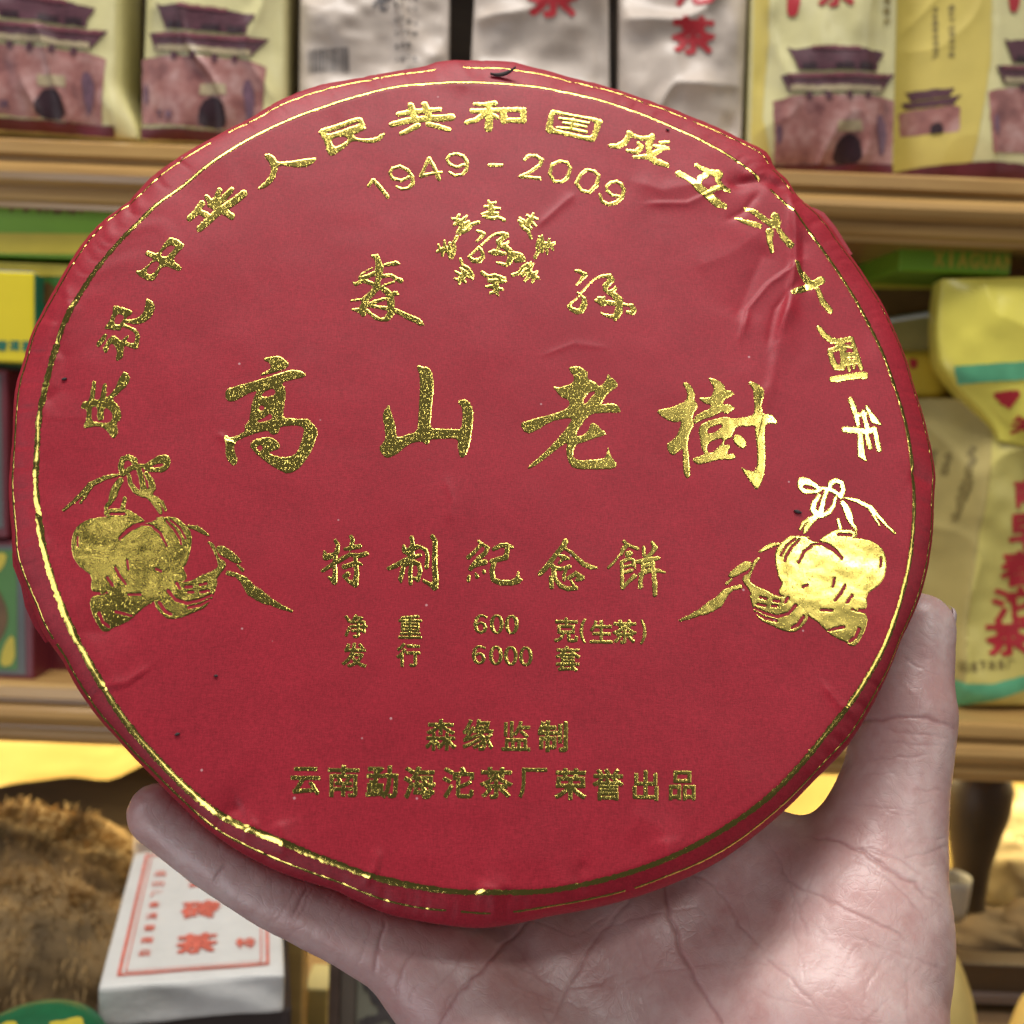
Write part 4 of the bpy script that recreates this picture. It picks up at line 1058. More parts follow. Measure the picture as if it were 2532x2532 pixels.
# skin folds between furrows: fine cross lines over the palm
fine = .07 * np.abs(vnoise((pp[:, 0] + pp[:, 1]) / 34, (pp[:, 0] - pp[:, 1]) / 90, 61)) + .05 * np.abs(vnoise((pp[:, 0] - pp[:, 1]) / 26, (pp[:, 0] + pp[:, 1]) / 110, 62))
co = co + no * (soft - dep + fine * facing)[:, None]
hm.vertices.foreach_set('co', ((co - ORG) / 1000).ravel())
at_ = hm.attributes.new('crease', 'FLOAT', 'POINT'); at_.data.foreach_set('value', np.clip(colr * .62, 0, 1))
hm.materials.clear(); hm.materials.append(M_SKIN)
hm.polygons.foreach_set('use_smooth', [True] * len(hm.polygons))
hm.update()
ho = bpy.data.objects.new('skin', hm)
COL.objects.link(ho); ho.parent = hand


def nail(center, along, outward, L, W):
    """a curved nail plate"""
    along = along / np.linalg.norm(along); outward = outward - along * (outward @ along); outward /= np.linalg.norm(outward)
    side = np.cross(along, outward)
    V = []; F = []
    nu, nw = 12, 14
    for lay in (0, 1):
        for i in range(nu):
            for j in range(nw):
                s = i / (nu - 1) * 2 - 1; t = j / (nw - 1) * 2 - 1
                wsc = math.sqrt(max(0, 1 - max(0, abs(s) - .55) ** 2 / .25)) if abs(s) > .55 else 1
                a = t * 1.05
                p = center + along * s * L / 2 + side * math.sin(a) * W / 2 * 1.1 * wsc + outward * ((math.cos(a) - 1) * W / 2 - .12 * s * s - lay * .55)
                V.append((p - ORG) / 1000)
    q = nu * nw
    for i in range(nu - 1):
        for j in range(nw - 1):
            a = i * nw + j
            F.append((a, a + 1, a + nw + 1, a + nw)); F.append((q + a, q + a + nw, q + a + nw + 1, q + a + 1))
    rim = [i for i in range(nw)] + [i * nw + nw - 1 for i in range(1, nu)] + [(nu - 1) * nw + j for j in range(nw - 2, -1, -1)] + [i * nw for i in range(nu - 2, 0, -1)]
    for a, b in zip(rim, rim[1:] + rim[:1]): F.append((a, q + a, q + b, b))
    return V, F


M_NAIL = simple('fingernail', (.66, .52, .52), .25, .06, 200.0, spec=.6)
tip = np.array(CHAINS['thumb'][0][:3]); ip = np.array(CHAINS['thumb'][2][:3])
outw = np.array([.95, .03, -.26])
V, F = nail(tip + outw / np.linalg.norm(outw) * 9.7 + (ip - tip) * .10, tip - ip, outw, 13.0, 12.0)
mesh_obj('thumbnail', V, F, M_NAIL, hand)

# ------------------------------------------------------------------ the shelves and the goods behind
def S(r, g, b):
    return tuple(((c / 255) / 12.92 if c / 255 <= .04045 else ((c / 255 + .055) / 1.055) ** 2.4) for c in (r, g, b))


def wood_mat(name, c1, c2, rough=.42):
    m, nt, b = new_mat(name)
    tc = N(nt, 'ShaderNodeTexCoord')
    mp = N(nt, 'ShaderNodeMapping'); mp.inputs['Scale'].default_value = (3.0, 60.0, 60.0)
    n = N(nt, 'ShaderNodeTexNoise', Scale=1.4, Detail=6.0, Roughness=.6, Distortion=.8)
    nt.links.new(tc.outputs['Object'], mp.inputs[0]); nt.links.new(mp.outputs[0], n.inputs['Vector'])
    cr = N(nt, 'ShaderNodeValToRGB')
    cr.color_ramp.elements[0].position = .3; cr.color_ramp.elements[0].color = (*c1, 1)
    cr.color_ramp.elements[1].position = .7; cr.color_ramp.elements[1].color = (*c2, 1)
    nt.links.new(n.outputs['Fac'], cr.inputs[0]); nt.links.new(cr.outputs[0], b.inputs['Base Color'])
    b.inputs['Roughness'].default_value = rough
    return m


M_SHELF = wood_mat('honey_varnished_wood', (.34, .19, .06), (.55, .34, .12), .27)
M_DARKW = wood_mat('dark_cabinet_wood', (.035, .022, .012), (.07, .045, .022), .5)
M_GOLDP = simple('golden_yellow_lining', (.66, .47, .15), .5, .14, 9.0)
M_PALE = simple('pale_yellow_bag_paper', (.67, .62, .31), .36, .10, 30.0, bump=.3, bscale=120)
M_STRIPE = simple('green_stripe_print', (.13, .46, .24), .4, .2, 60.0)
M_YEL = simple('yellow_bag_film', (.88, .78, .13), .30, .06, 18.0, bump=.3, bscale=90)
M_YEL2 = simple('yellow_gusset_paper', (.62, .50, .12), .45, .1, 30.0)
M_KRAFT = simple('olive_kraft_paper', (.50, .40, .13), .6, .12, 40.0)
M_WHT = simple('translucent_white_wrapper', (.53, .455, .385), .40, .20, 34.0, bump=.5, bscale=70)
M_MAROON = simple('maroon_print', (.12, .014, .022), .45, .25, 60.0)
M_ROOF = simple('roof_print', (.095, .032, .045), .45, .45, 260.0, stretch=(1, 1, 3))
M_ROOF2 = simple('roof_ridge_print', (.20, .055, .07), .45, .3, 200.0)
def wall_print():
    m, nt, b = new_mat('city_wall_print')
    tc = N(nt, 'ShaderNodeTexCoord'); n = N(nt, 'ShaderNodeTexNoise', Scale=55.0, Detail=5.0, Roughness=.65)
    nt.links.new(tc.outputs['Object'], n.inputs['Vector'])
    cr = N(nt, 'ShaderNodeValToRGB'); e = cr.color_ramp.elements
    e[0].position = .32; e[0].color = (.16, .055, .055, 1); e[1].position = .72; e[1].color = (.56, .36, .33, 1)
    k = e.new(.48); k.color = (.35, .15, .13, 1)
    nt.links.new(n.outputs['Fac'], cr.inputs[0]); nt.links.new(cr.outputs[0], b.inputs['Base Color'])
    b.inputs['Roughness'].default_value = .4
    return m


M_WALL = wall_print()
M_ARCH = simple('arch_print', (.03, .010, .016), .45, .3, 100.0)
M_BEIGE = simple('beige_print', (.42, .34, .20), .45, .2, 200.0)
M_PURP = simple('tree_print', (.16, .085, .12), .45, .4, 130.0)
M_RED = simple('red_print', (.46, .025, .035), .5, .2, 100.0)
M_INK = simple('grey_print', (.10, .09, .09), .5, .3, 300.0)
M_OLINK = simple('olive_print', (.26, .20, .06), .5, .3, 300.0)


def inv_bilinear(p, q):
    """s, t of px points in a quad TL, TR, BR, BL"""
    TL, TR, BR, BL = [np.array(x, float) for x in q]
    s = np.full(len(p), .5); t = np.full(len(p), .5)
    for _ in range(12):
        f = (TL * ((1 - s) * (1 - t))[:, None] + TR * (s * (1 - t))[:, None] + BR * (s * t)[:, None] + BL * ((1 - s) * t)[:, None]) - p
        ds = (TR - TL) * (1 - t)[:, None] + (BR - BL) * t[:, None]
        dt = (BL - TL) * (1 - s)[:, None] + (BR - TR) * s[:, None]
        det = ds[:, 0] * dt[:, 1] - ds[:, 1] * dt[:, 0]
        s = s - (f[:, 0] * dt[:, 1] - f[:, 1] * dt[:, 0]) / det
        t = t - (ds[:, 0] * f[:, 1] - ds[:, 1] * f[:, 0]) / det
    return s, t


class Pack:
    """a filled paper or film pack whose front is a wrinkled sheet over a quad of the upright plane Y"""

    def __init__(self, quad, Y, depth, bulge=.007, wr=.0022, seed=1, hfun=None, wl=(.03, .045), edge=None, edge_r=None):
        self.edge = edge; self.edge_r = edge_r
        self.q = quad; self.Y = Y; self.depth = depth; self.bulge = bulge; self.wr = wr; self.seed = seed; self.hfun = hfun; self.wl = wl
        c = at_many(np.array(quad, float), Y)
        self.base = Vector(((c[2][0] + c[3][0]) / 2, Y + depth / 2, min(c[2][2], c[3][2])))
        self.W = np.linalg.norm(c[1] - c[0]); self.H = np.linalg.norm(c[3] - c[0])

    def height(self, s, t):
        e = np.clip(1 - np.abs(2 * s - 1) ** 3.2, 0, 1) * np.clip(1 - np.abs(2 * t - 1) ** 7, 0, 1)
        x = s * self.W / self.wl[0]; y = t * self.H / self.wl[1]
        rid = 1 - np.abs(vnoise(x + .6 * vnoise(y, x, self.seed + 3), y * .8, self.seed))
        h = self.bulge * e + self.wr * (fbm(x, y, self.seed + 1, 3) + .9 * (rid ** 3 - .3)) * np.clip(e * 2.5, 0, 1)
        if self.hfun is not None: h = h + self.hfun(s, t)
        return h

    def pos(self, px, off=0.0):
        px = np.asarray(px, float)
        s, t = inv_bilinear(px, self.q)
        for _ in range(4):
            sh = np.zeros(len(px))
            if self.edge is not None: sh = sh + self.edge(np.clip(t, 0, 1)) * (1 - s)
            if self.edge_r is not None: sh = sh + self.edge_r(np.clip(t, 0, 1)) * s
            if self.edge is None and self.edge_r is None: break
            s, t = inv_bilinear(px - np.stack([sh, 0 * sh], 1), self.q)
        P = at_many(px, self.Y)
        P[:, 1] -= self.height(np.clip(s, 0, 1), np.clip(t, 0, 1)) + off * 1.4
        return P - np.array(self.base)

    def body(self, name, mat, parent, ns=70, nt=110, back=.9):
        TL, TR, BR, BL = [np.array(x, float) for x in self.q]
        s, t = np.meshgrid(np.linspace(0, 1, ns), np.linspace(0, 1, nt))
        s = s.ravel(); t = t.ravel()
        px = TL * ((1 - s) * (1 - t))[:, None] + TR * (s * (1 - t))[:, None] + BR * (s * t)[:, None] + BL * ((1 - s) * t)[:, None]
        if self.edge is not None: px = px + np.stack([self.edge(t) * (1 - s), np.zeros_like(s)], 1)
        if self.edge_r is not None: px = px + np.stack([self.edge_r(t) * s, np.zeros_like(s)], 1)
        P = at_many(px, self.Y); B = P.copy()
        P[:, 1] -= self.height(s, t)
        P -= np.array(self.base)
        V = [P]; F = []
        idx = np.arange(ns * nt).reshape(nt, ns)
        a = idx[:-1, :-1].ravel(); b = idx[1:, :-1].ravel(); c = idx[1:, 1:].ravel(); d = idx[:-1, 1:].ravel()
        F += np.stack([a, b, c, d], 1).tolist()
        rim = list(idx[:, 0]) + list(idx[-1, 1:]) + list(idx[-2::-1, -1]) + list(idx[0, -2:0:-1])
        rim = [int(r) for r in rim]
        prev = rim; n = ns * nt; ctr = B.mean(0)
        for k in range(1, 5):
            f = k / 4
            R = B[rim].copy()
            R[:, 0] = ctr[0] + (R[:, 0] - ctr[0]) * (1 + .02 * math.sin(math.pi * f) - (1 - back) * f)
            R[:, 1] += self.depth * f
            R -= np.array(self.base)
            cur = list(range(n, n + len(rim))); n += len(rim); V.append(R)
            m = len(rim)
            for i in range(m):
                j = (i + 1) % m
                F.append((prev[i], cur[i], cur[j], prev[j]))
            prev = cur
        F.append(tuple(prev[::-1]))
        V = np.vstack(V)
        # turn outwards
        o = mesh_obj(name, V, F, mat, parent)
        bm = bmesh.new(); bm.from_mesh(o.data); bmesh.ops.recalc_face_normals(bm, faces=bm.faces); bm.to_mesh(o.data); bm.free()
        return o

    def print(self, name, parent, mat, polys=(), strokes=(), glyphs=(), cell=3.0, off=.0006, noise=1.0, holes=(), smooth=1, sdf=None, bbox=None):
        def f(P):
            if sdf is not None: return sdf(P)
            d = np.full(len(P), 1e9)
            if len(polys): d = np.minimum(d, sd_polys(P, polys, smooth))
            if len(strokes): d = np.minimum(d, sd_strokes(P, strokes))
            for g in glyphs: d = np.minimum(d, sd_glyph(P, *g))
            if len(holes): d = np.maximum(d, -sd_polys(P, holes, smooth))
            return d
        if bbox is None:
            bs = []
            if len(polys) or len(strokes): bs.append(shape_bbox(polys, strokes, 6))
            for g in glyphs: bs.append((g[1] - g[3] * .7 - 8, g[2] - g[4] * .7 - 8, g[1] + g[3] * .7 + 8, g[2] + g[4] * .7 + 8))
            bs = np.array(bs); bbox = (bs[:, 0].min(), bs[:, 1].min(), bs[:, 2].max(), bs[:, 3].max())
        pts, fc, d = grid_mesh(bbox, cell, f, noise, seed=len(name), nscale=7)
        if not len(fc): return None
        return mesh_obj(name, self.pos(pts, off), fc, mat, parent)


def pack_thing(pk, name, label, cat, group=None):
    return empty(name, pk.base, None, label, cat, group)


def box_mesh(bm, lo, hi, bev=0.0):
    r = bmesh.ops.create_cube(bm, size=1)
    for v in r['verts']:
        v.co = Vector([(lo[i] + hi[i]) / 2 + v.co[i] * (hi[i] - lo[i]) for i in range(3)])
    if bev:
        es = list({e for v in r['verts'] for e in v.link_edges})
        bmesh.ops.bevel(bm, geom=es, offset=bev, segments=2, affect='EDGES', profile=.5)


def bm_obj(name, bm, mat, parent=None, smooth=False):
    me = bpy.data.meshes.new(name)
    bm.to_mesh(me); bm.free()
    if mat: me.materials.append(mat)
    if smooth: me.polygons.foreach_set('use_smooth', [True] * len(me.polygons))
    o = bpy.data.objects.new(name, me); COL.objects.link(o)
    if parent is not None: o.parent = parent
    return o


# --- the shelf unit
Z1 = at(1266, 396, .70)[2]; Z2 = at(1266, 1733, .70)[2]
TH_B = .041
XL, XR = -.86, .86
YB = 1.0
shelf = empty('display_shelf', (0, .85, Z2 - .5), None, 'honey coloured wooden display shelf with moulded front edges', 'shelf')
sb = np.array(shelf.location)
PROF = [(0, .004), (-.002, .007), (-.009, .0075), (-.0105, .005), (-.011, .002), (-.0135, .002), (-.014, .005), (-.017, .0085), (-.021, .0098), (-.025, .0085), (-.028, .005), (-.0285, .002), (-.031, .002), (-.0315, .0045), (-.036, .004), (-.038, .001), (-.041, .000)]


def board(name, z):
    V = []; n = len(PROF)
    for x in (XL, XR):
        for dz, pr in PROF: V.append((x, .70 - pr, z + dz))
        V.append((x, YB, z - .041)); V.append((x, YB, z))
    m = n + 2
    F = [(i, (i + 1) % m, m + (i + 1) % m, m + i) for i in range(m)] + [tuple(range(m))[::-1], tuple(range(m, 2 * m))]
    o = mesh_obj(name, np.array(V) - sb, F, M_SHELF, shelf, smooth=False)
    bm = bmesh.new(); bm.from_mesh(o.data); bmesh.ops.recalc_face_normals(bm, faces=bm.faces); bm.to_mesh(o.data); bm.free()
    return o


board('shelf_board', Z1); board('shelf_board', Z2); board('shelf_board', Z1 + (Z1 - Z2))
bm = bmesh.new(); box_mesh(bm, (XL - sb[0], YB + .001 - sb[1], Z2 - .6 - sb[2]), (XR - sb[0], YB + .02 - sb[1], Z1 + .6 - sb[2])); bm_obj('back_panel', bm, M_DARKW, shelf)
for x in (XL - .031, XR + .001):
    bm = bmesh.new(); box_mesh(bm, (x - sb[0], .69 - sb[1], Z2 - .6 - sb[2]), (x + .03 - sb[0], YB - sb[1], Z1 + .6 - sb[2]), .002); bm_obj('side_panel', bm, M_SHELF, shelf)
ZC = 0.93                                           # the lower counter
_nx, _nz = 160, 40
_x, _t = np.meshgrid(np.linspace(XL + .01, XR - .01, _nx), np.linspace(0, 1, _nz)); _x = _x.ravel(); _t = _t.ravel()
_zt = Z2 - TH_B - .004
_zb = .995 + .014 * np.sin(_x * 17 + .4) + .008 * vnoise(_x * 23, _x * 0, 8) - .075 * sstep(.02, .14, _x)
_y = .945 - .012 * fbm(_x * 11 + _t * 1.2, _t * 2.2 - _x * 3, 12, 3) - .010 * _t
_V = np.stack([_x, _y, _zt + (_zb - _zt) * _t], 1); _B = _V + [0, .002, 0]
_F = []
for j in range(_nz - 1):
    for i in range(_nx - 1):
        a = j * _nx + i; n_ = _nx * _nz
        _F += [(a, a + _nx, a + _nx + 1, a + 1), (n_ + a, n_ + a + 1, n_ + a + _nx + 1, n_ + a + _nx)]
mesh_obj('lining_cloth', np.vstack([_V, _B]) - sb, _F, M_GOLDP, shelf)
bm = bmesh.new(); box_mesh(bm, (-1.2, .42, ZC - .03), (1.2, YB + .02, ZC), .003)
cn = bm_obj('counter', bm, simple('counter_top', (.16, .10, .05), .5, .2, 30.0)); tag(cn, 'brown wooden counter below the display shelf', 'counter')
bm = bmesh.new(); box_mesh(bm, (-1.6, 1.2, -.01), (1.6, 1.24, 2.6)); wl = bm_obj('wall', bm, simple('shop_wall', (.25, .22, .18), .8)); wl['kind'] = 'structure'

# --- top shelf: bags with the printed gate tower
TOW = {'roof2': [[(820,238),(850,252),(930,240),(1150,240),(1210,250),(1280,248),(1245,300),(1240,342),(870,347),(850,300)]],
       'roof': [[(785,370),(820,366),(1230,357),(1335,343),(1290,400),(1265,438),(820,445),(810,410)]],
       'ridge': [[(925,252),(930,236),(1150,238),(1155,255)], [(810,368),(1235,356),(1320,346),(1300,366),(1230,376),(830,385)]],
       'win': [[(882,318),(950,315),(950,345),(884,347)], [(1035,315),(1120,312),(1120,342),(1035,344)], [(1150,310),(1225,308),(1222,338),(1150,340)]],
       'eave': [[(825,420),(1262,412),(1262,437),(828,446)]],
       'wall': [[(755,482),(830,470),(860,465),(1240,455),(1290,462),(1330,470),(1320,764),(770,768)]],
       'arch': [[(1040,768),(1042,705),(1055,665),(1080,640),(1105,632),(1140,642),(1162,680),(1172,764)]],
       'plaque': [[(1045,580),(1160,572),(1165,618),(1045,628)]],
       'tree': [[(1230,560),(1262,530),(1292,600),(1282,700),(1262,740),(1250,680)], [(770,600),(790,590),(800,660),(780,690)]],
       'merlon': [[(900,448),(930,447),(930,475),(905,478)], [(990,446),(1020,445),(1020,478),(992,478)], [(1090,444),(1115,443),(1115,476),(1092,476)], [(1180,442),(1205,441),(1205,470),(1182,470)]]}


def tower(pk, root, warp, cell=3.0, band=None, detail=True):
    W = {k: [[warp(p) for p in pl] for pl in v] for k, v in TOW.items()}
    def pr(nm, key, mat, off, sm=0):
        for pl in W[key]: pk.print(nm, root, mat, [pl], off=off, cell=cell, smooth=sm, noise=1.6)
    pr('printed_wall', 'wall', M_WALL, .0005)
    pr('printed_upper_roof', 'roof2', M_ROOF, .0008); pr('printed_lower_roof', 'roof', M_ROOF, .0008)
    pr('printed_gate', 'arch', M_ARCH, .0011, 1)
    if detail:
        pr('printed_eave', 'eave', M_BEIGE, .0012); pr('printed_roof_ridge', 'ridge', M_ROOF2, .0013)
        pr('printed_window', 'win', M_ARCH, .0012); pr('printed_plaque', 'plaque', M_BEIGE, .0009)
        pr('printed_tree', 'tree', M_PURP, .0012, 1); pr('printed_merlon', 'merlon', M_ROOF, .0010)
    if band: pk.print('bottom_band', root, M_MAROON, band, off=.0010, cell=cell, smooth=0, noise=1)


def n2p(p): return (1500 + p[0] * .534, p[1] * .534)


GB = 'tea bags with the printed gate tower on the top shelf'
# B: second from the left.  affine from the model print to this bag
_s = np.array([(820,238),(1335,343),(1107,768),(770,768)], float)


def aff(dst):
    A = np.linalg.lstsq(np.hstack([_s, np.ones((4, 1))]), np.array(dst, float), rcond=None)[0]
    return lambda p: tuple(np.array([p[0], p[1], 1.0]) @ A)


dB = [(895*.44, 40*.44), (1525*.44, 232*.44), (1212*.44, 742*.44), (805*.44, 695*.44)]
dA = [(x - 900 * .44, y - 50 * .44) for x, y in dB]
bags = [
    ('A', [(-170,-260),(286,-260),(287,343),(-150,312)], 'pale yellow tea bag with gate tower print, leftmost on the top shelf', dA, [[(-150,288),(286,315),(286,342),(-150,311)]]),
    ('B', [(372,-260),(702,-260),(702,362),(350,346)], 'pale yellow tea bag with gate tower print, beside the grey bag with the barcode', dB, [[(350,318),(702,340),(702,361),(350,345)]]),
    ('F', [(1868,-260),(2224,-260),(2207,440),(1850,428)], 'yellow tea bag showing its whole gate tower print, right of the white bags', [n2p(p) for p in _s], [[n2p((672,790)),n2p((770,772)),n2p((1322,764)),n2p((1324,822)),n2p((660,804))]]),
]
for i, (k, quad, lab, dst, band) in enumerate(bags):
    pk = Pack(quad, .725, .07, .010, .0040, 11 + i * 7, edge_r=(lambda t: 50 * sstep(.74, 1, t)) if k == 'A' else None)
    rt = pack_thing(pk, 'tea_bag', lab, 'tea bag', GB)
    pk.body('bag_body', M_PALE, rt)
    tower(pk, rt, aff(dst), band=band)
    if k == 'F':
        pk.print('side_gusset', rt, M_YEL2, [[(1869,-255),(1890,-255),(1896,120),(1880,300),(1908,425),(1853,425),(1860,200)]], off=.0004, smooth=0)
        pk.print('red_seal', rt, M_RED, strokes=[zz('n', [(850,-60,32),(850,20,30),(845,75,24)])])
        pk.print('printed_character', rt, M_RED, glyphs=[('茶', 2057, -12, 92, 78, 0, 3.0)])
        pk.print('printed_small_text', rt, M_OLINK, glyphs=[(c, 2190, -20 + 26 * q, 17, 17, 0, .6) for q, c in enumerate('云南特产')], cell=2.0, noise=.4)
    else:
        off = dA[0][0] - dB[0][0] if k == 'A' else 0; offy = dA[0][1] - dB[0][1] if k == 'A' else 0
        pk.print('printed_small_text', rt, M_PURP, glyphs=[(c, 400 + off + 26 * q, 290 + offy, 20, 20, 0, 1.0) for q, c in enumerate('下关')], cell=2.0, noise=.4, off=.0013)

# G: the bag at the right end, its gusset turned towards us
pk = Pack([(2244,-260),(2760,-260),(2760,462),(2224,442)], .722, .07, .004, .0014, 47, hfun=lambda s, t: np.where(s < .43, -.026 * (1 - s / .43), -.012 * ((s - .43) / .57)))
rt = pack_thing(pk, 'tea_bag', 'yellow tea bag at the right end with its narrow side turned to the front', 'tea bag', GB)
pk.body('bag_body', M_PALE, rt)
pk.print('side_gusset', rt, M_YEL2, [[(2246,-255),(2452,-255),(2446,150),(2432,250),(2404,412),(2228,438)]], off=.0004, smooth=0)
sm = lambda p: (2250 + (p[0] - 755) * .228, 208 + (p[1] - 238) * .215)
tower(pk, rt, sm, cell=2.0, detail=False)
gx = 1005 * .534
tower(pk, rt, lambda p: (1500 + (p[0] + 1005) * .534, (p[1] - 55) * .534))
pk.print('bottom_band', rt, M_MAROON, [[(2224,412),(2300,402),(2420,400),(2760,425),(2760,461),(2226,441)]], off=.0010, smooth=0)
pk.print('printed_small_text', rt, M_OLINK, glyphs=[(c, 2330 + 34 * (q // 8), 8 + 17 * (q % 8), 13, 13, 0, .6) for q, c in enumerate('净含量百克云南产品名下关沱茶甲级')], cell=2.0, noise=.4)
pk.print('red_seal', rt, M_RED, strokes=[zz('n', [(1880,-60,30),(1880,0,28),(1878,40,22)])])

GW = 'white wrapped tea packs on the top shelf'
# C D E: crinkled white packs
pk = Pack([(745,-260),(1112,-260),(1106,392),(738,375)], .735, .07, .012, .0075, 61, wl=(.04, .028))
rt = pack_thing(pk, 'white_tea_pack', 'greyish white tea pack showing the printed back with a barcode', 'tea pack', GW)
pk.body('wrapper', M_WHT, rt)


def barcode(P):
    d = np.full(len(P), 1e9); x = 768.0
    r = random.Random(4)
    while x < 866:
        wdt = r.choice([2.2, 2.2, 4, 5.5]); m = np.maximum(np.abs(P[:, 0] - x - wdt / 2) - wdt / 2, np.abs(P[:, 1] - 160) - 29)
        d = np.minimum(d, m); x += wdt + r.choice([2.4, 3.0, 4.5])
    return d


pk.print('barcode', rt, M_INK, sdf=barcode, bbox=(764, 126, 872, 194), cell=1.2, noise=0)
pk.print('printed_text', rt, M_INK, glyphs=[(c, 985 + 15 * q, yy, 10, 11, 0, .3) for yy, tx in ((5, '产品名称'), (30, '配料茶叶'), (64, '净含量克'), (94, '生产日期'), (126, '保质期'), (158, '云南下关')) for q, c in enumerate(tx)], cell=2.0, noise=.3)
pk.print('printed_character', rt, M_INK, glyphs=[('沱', 952, 8, 36, 56, .3, 2.0)])
pk = Pack([(1188,-260),(1502,-260),(1509,398),(1152,388)], .730, .07, .011, .009, 67, wl=(.045, .04))
rt = pack_thing(pk, 'white_tea_pack', 'crumpled white tea pack with one red character, behind the top of the cake', 'tea pack', GW)
pk.body('wrapper', M_WHT, rt)
pk.print('printed_character', rt, M_RED, glyphs=[('茶', 1366, 8, 122, 96, 0, 4.0)])
pk = Pack([(1534,-260),(1858,-260),(1830,410),(1528,400)], .732, .07, .011, .0078, 73, wl=(.04, .04))
rt = pack_thing(pk, 'white_tea_pack', 'white tea pack with two red characters in a column, next to the yellow bag', 'tea pack', GW)
pk.body('wrapper', M_WHT, rt)
pk.print('printed_character', rt, M_RED, glyphs=[('茶', 1708, 102, 100, 84, 0, 3.5)])
pk.print('printed_character', rt, M_RED, glyphs=[('沱', 1712, -18, 92, 84, 0, 3.5)])


# --- cartons
M_GREEN = simple('green_carton', (.19, .40, .02), .4, .12, 20.0)
M_DGREEN = simple('dark_green_carton', (.06, .19, .03), .4, .15, 20.0)
M_YCART = simple('yellow_carton', (.80, .64, .015), .35, .05, 20.0)
M_OLIVE = simple('olive_band', (.56, .45, .04), .45, .12, 30.0)
M_TEAL = simple('teal_print', (.015, .15, .085), .45, .25, 40.0)
M_REDC = simple('red_carton', (.14, .018, .026), .4, .12, 30.0)
M_GREYC = simple('grey_blue_print', (.10, .115, .105), .45, .15, 40.0)
M_BROWNP = simple('brown_print', (.14, .07, .015), .45, .25, 60.0)
M_BLUE = simple('sky_print', (.30, .42, .72), .4, .3, 30.0)
M_WHITEC = simple('white_card', (.55, .55, .46), .5, .06, 20.0)


class Carton:
    def __init__(self, l, r, t, b, Y, depth, yaw=0.0):
        my = (t + b) / 2; mx = (l + r) / 2
        self.x0 = at(l, my, Y)[0]; self.x1 = at(r, my, Y)[0]
        self.z1 = at(mx, t, Y)[2]; self.z0 = at(mx, b, Y)[2]
        self.Y = Y; self.d = depth
        self.base = Vector(((self.x0 + self.x1) / 2, Y, self.z0)); self.yaw = yaw

    def thing(self, name, label, cat, group=None):
        self.root = empty(name, self.base, (0, 0, self.yaw), label, cat, group); return self.root

    def body(self, name, mat, bev=.0015):
        w = (self.x1 - self.x0) / 2
        bm = bmesh.new(); box_mesh(bm, (-w, 0, 0), (w, self.d, self.z1 - self.z0), bev)
        return bm_obj(name, bm, mat, self.root)

    def print(self, name, mat, polys=(), strokes=(), glyphs=(), cell=3.0, off=.0004, noise=.5, smooth=0):
        def f(P):
            d = np.full(len(P), 1e9)
            if len(polys): d = np.minimum(d, sd_polys(P, polys, smooth))
            if len(strokes): d = np.minimum(d, sd_strokes(P, strokes))
            for g in glyphs: d = np.minimum(d, sd_glyph(P, *g))
            return d
        bs = []
        if len(polys) or len(strokes): bs.append(shape_bbox(polys, strokes, 4))
        for g in glyphs: bs.append((g[1] - g[3] * .7 - 8, g[2] - g[4] * .7 - 8, g[1] + g[3] * .7 + 8, g[2] + g[4] * .7 + 8))
        bs = np.array(bs)
        pts, fc, d = grid_mesh((bs[:, 0].min(), bs[:, 1].min(), bs[:, 2].max(), bs[:, 3].max()), cell, f, noise, seed=len(name), nscale=7)
        if not len(fc): return None
        P = at_many(pts, self.Y) - np.array(self.base); P[:, 1] = -off
        w = (self.x1 - self.x0) / 2 - .0005
        P[:, 0] = np.clip(P[:, 0], -w, w); P[:, 2] = np.clip(P[:, 2], .0005, self.z1 - self.z0 - .0005)
        return mesh_obj(name, P, fc, mat, self.root)


# left, middle shelf
c = Carton(-330, 296, 440, 632, .708, .1); c.thing('tea_carton', 'bright green carton with a yellow band, high up behind the yellow box at left', 'carton')
c.body('carton_body', M_GREEN); c.print('yellow_band', M_OLIVE, [[(-320,572),(300,580),(300,630),(-320,622)]])
c.print('printed_text', M_BROWNP, glyphs=[(ch, 30 + 52 * q, 500 + 2 * q, 44, 46, .03, 2.2) for q, ch in enumerate('下关沱茶')])
c = Carton(-330, 330, 646, 905, .712, .11); c.thing('tea_carton', 'green carton with a yellow lid edge under the bright green one at left', 'carton')
c.body('carton_body', M_DGREEN); c.print('lid_edge', M_OLIVE, [[(-320,646),(330,646),(330,684),(-320,682)]]); c.print('printed_mark', M_BROWNP, [[(95,705),(120,695),(145,720),(130,760),(100,750)]], smooth=1)
c.print('green_label', M_GREEN, [[(70,790),(180,792),(180,890),(70,890)]])
c = Carton(-220, 84, 668, 893, .696, .014); c.thing('tea_box', 'small bright yellow box with a pale blue printed top at the left edge', 'box')
c.body('carton_body', M_YCART); c.print('green_print_line', M_TEAL, glyphs=[(ch, 6 + 30 * q, 854 + q, 26, 26, .03, 1.0) for q, ch in enumerate('普洱茶')])
w_ = (c.x1 - c.x0) / 2; hh_ = c.z1 - c.z0
bm = bmesh.new(); box_mesh(bm, (-w_ + .002, .003, hh_ - .0002), (w_ - .002, c.d - .003, hh_ + .0008)); bm_obj('printed_top', bm, M_BLUE, c.root)
bm = bmesh.new(); box_mesh(bm, (w_ - .0002, .001, .001), (w_ + .0008, c.d - .001, hh_ - .001)); bm_obj('green_side', bm, M_TEAL, c.root)
GR = 'red framed tea boxes stacked at the left'
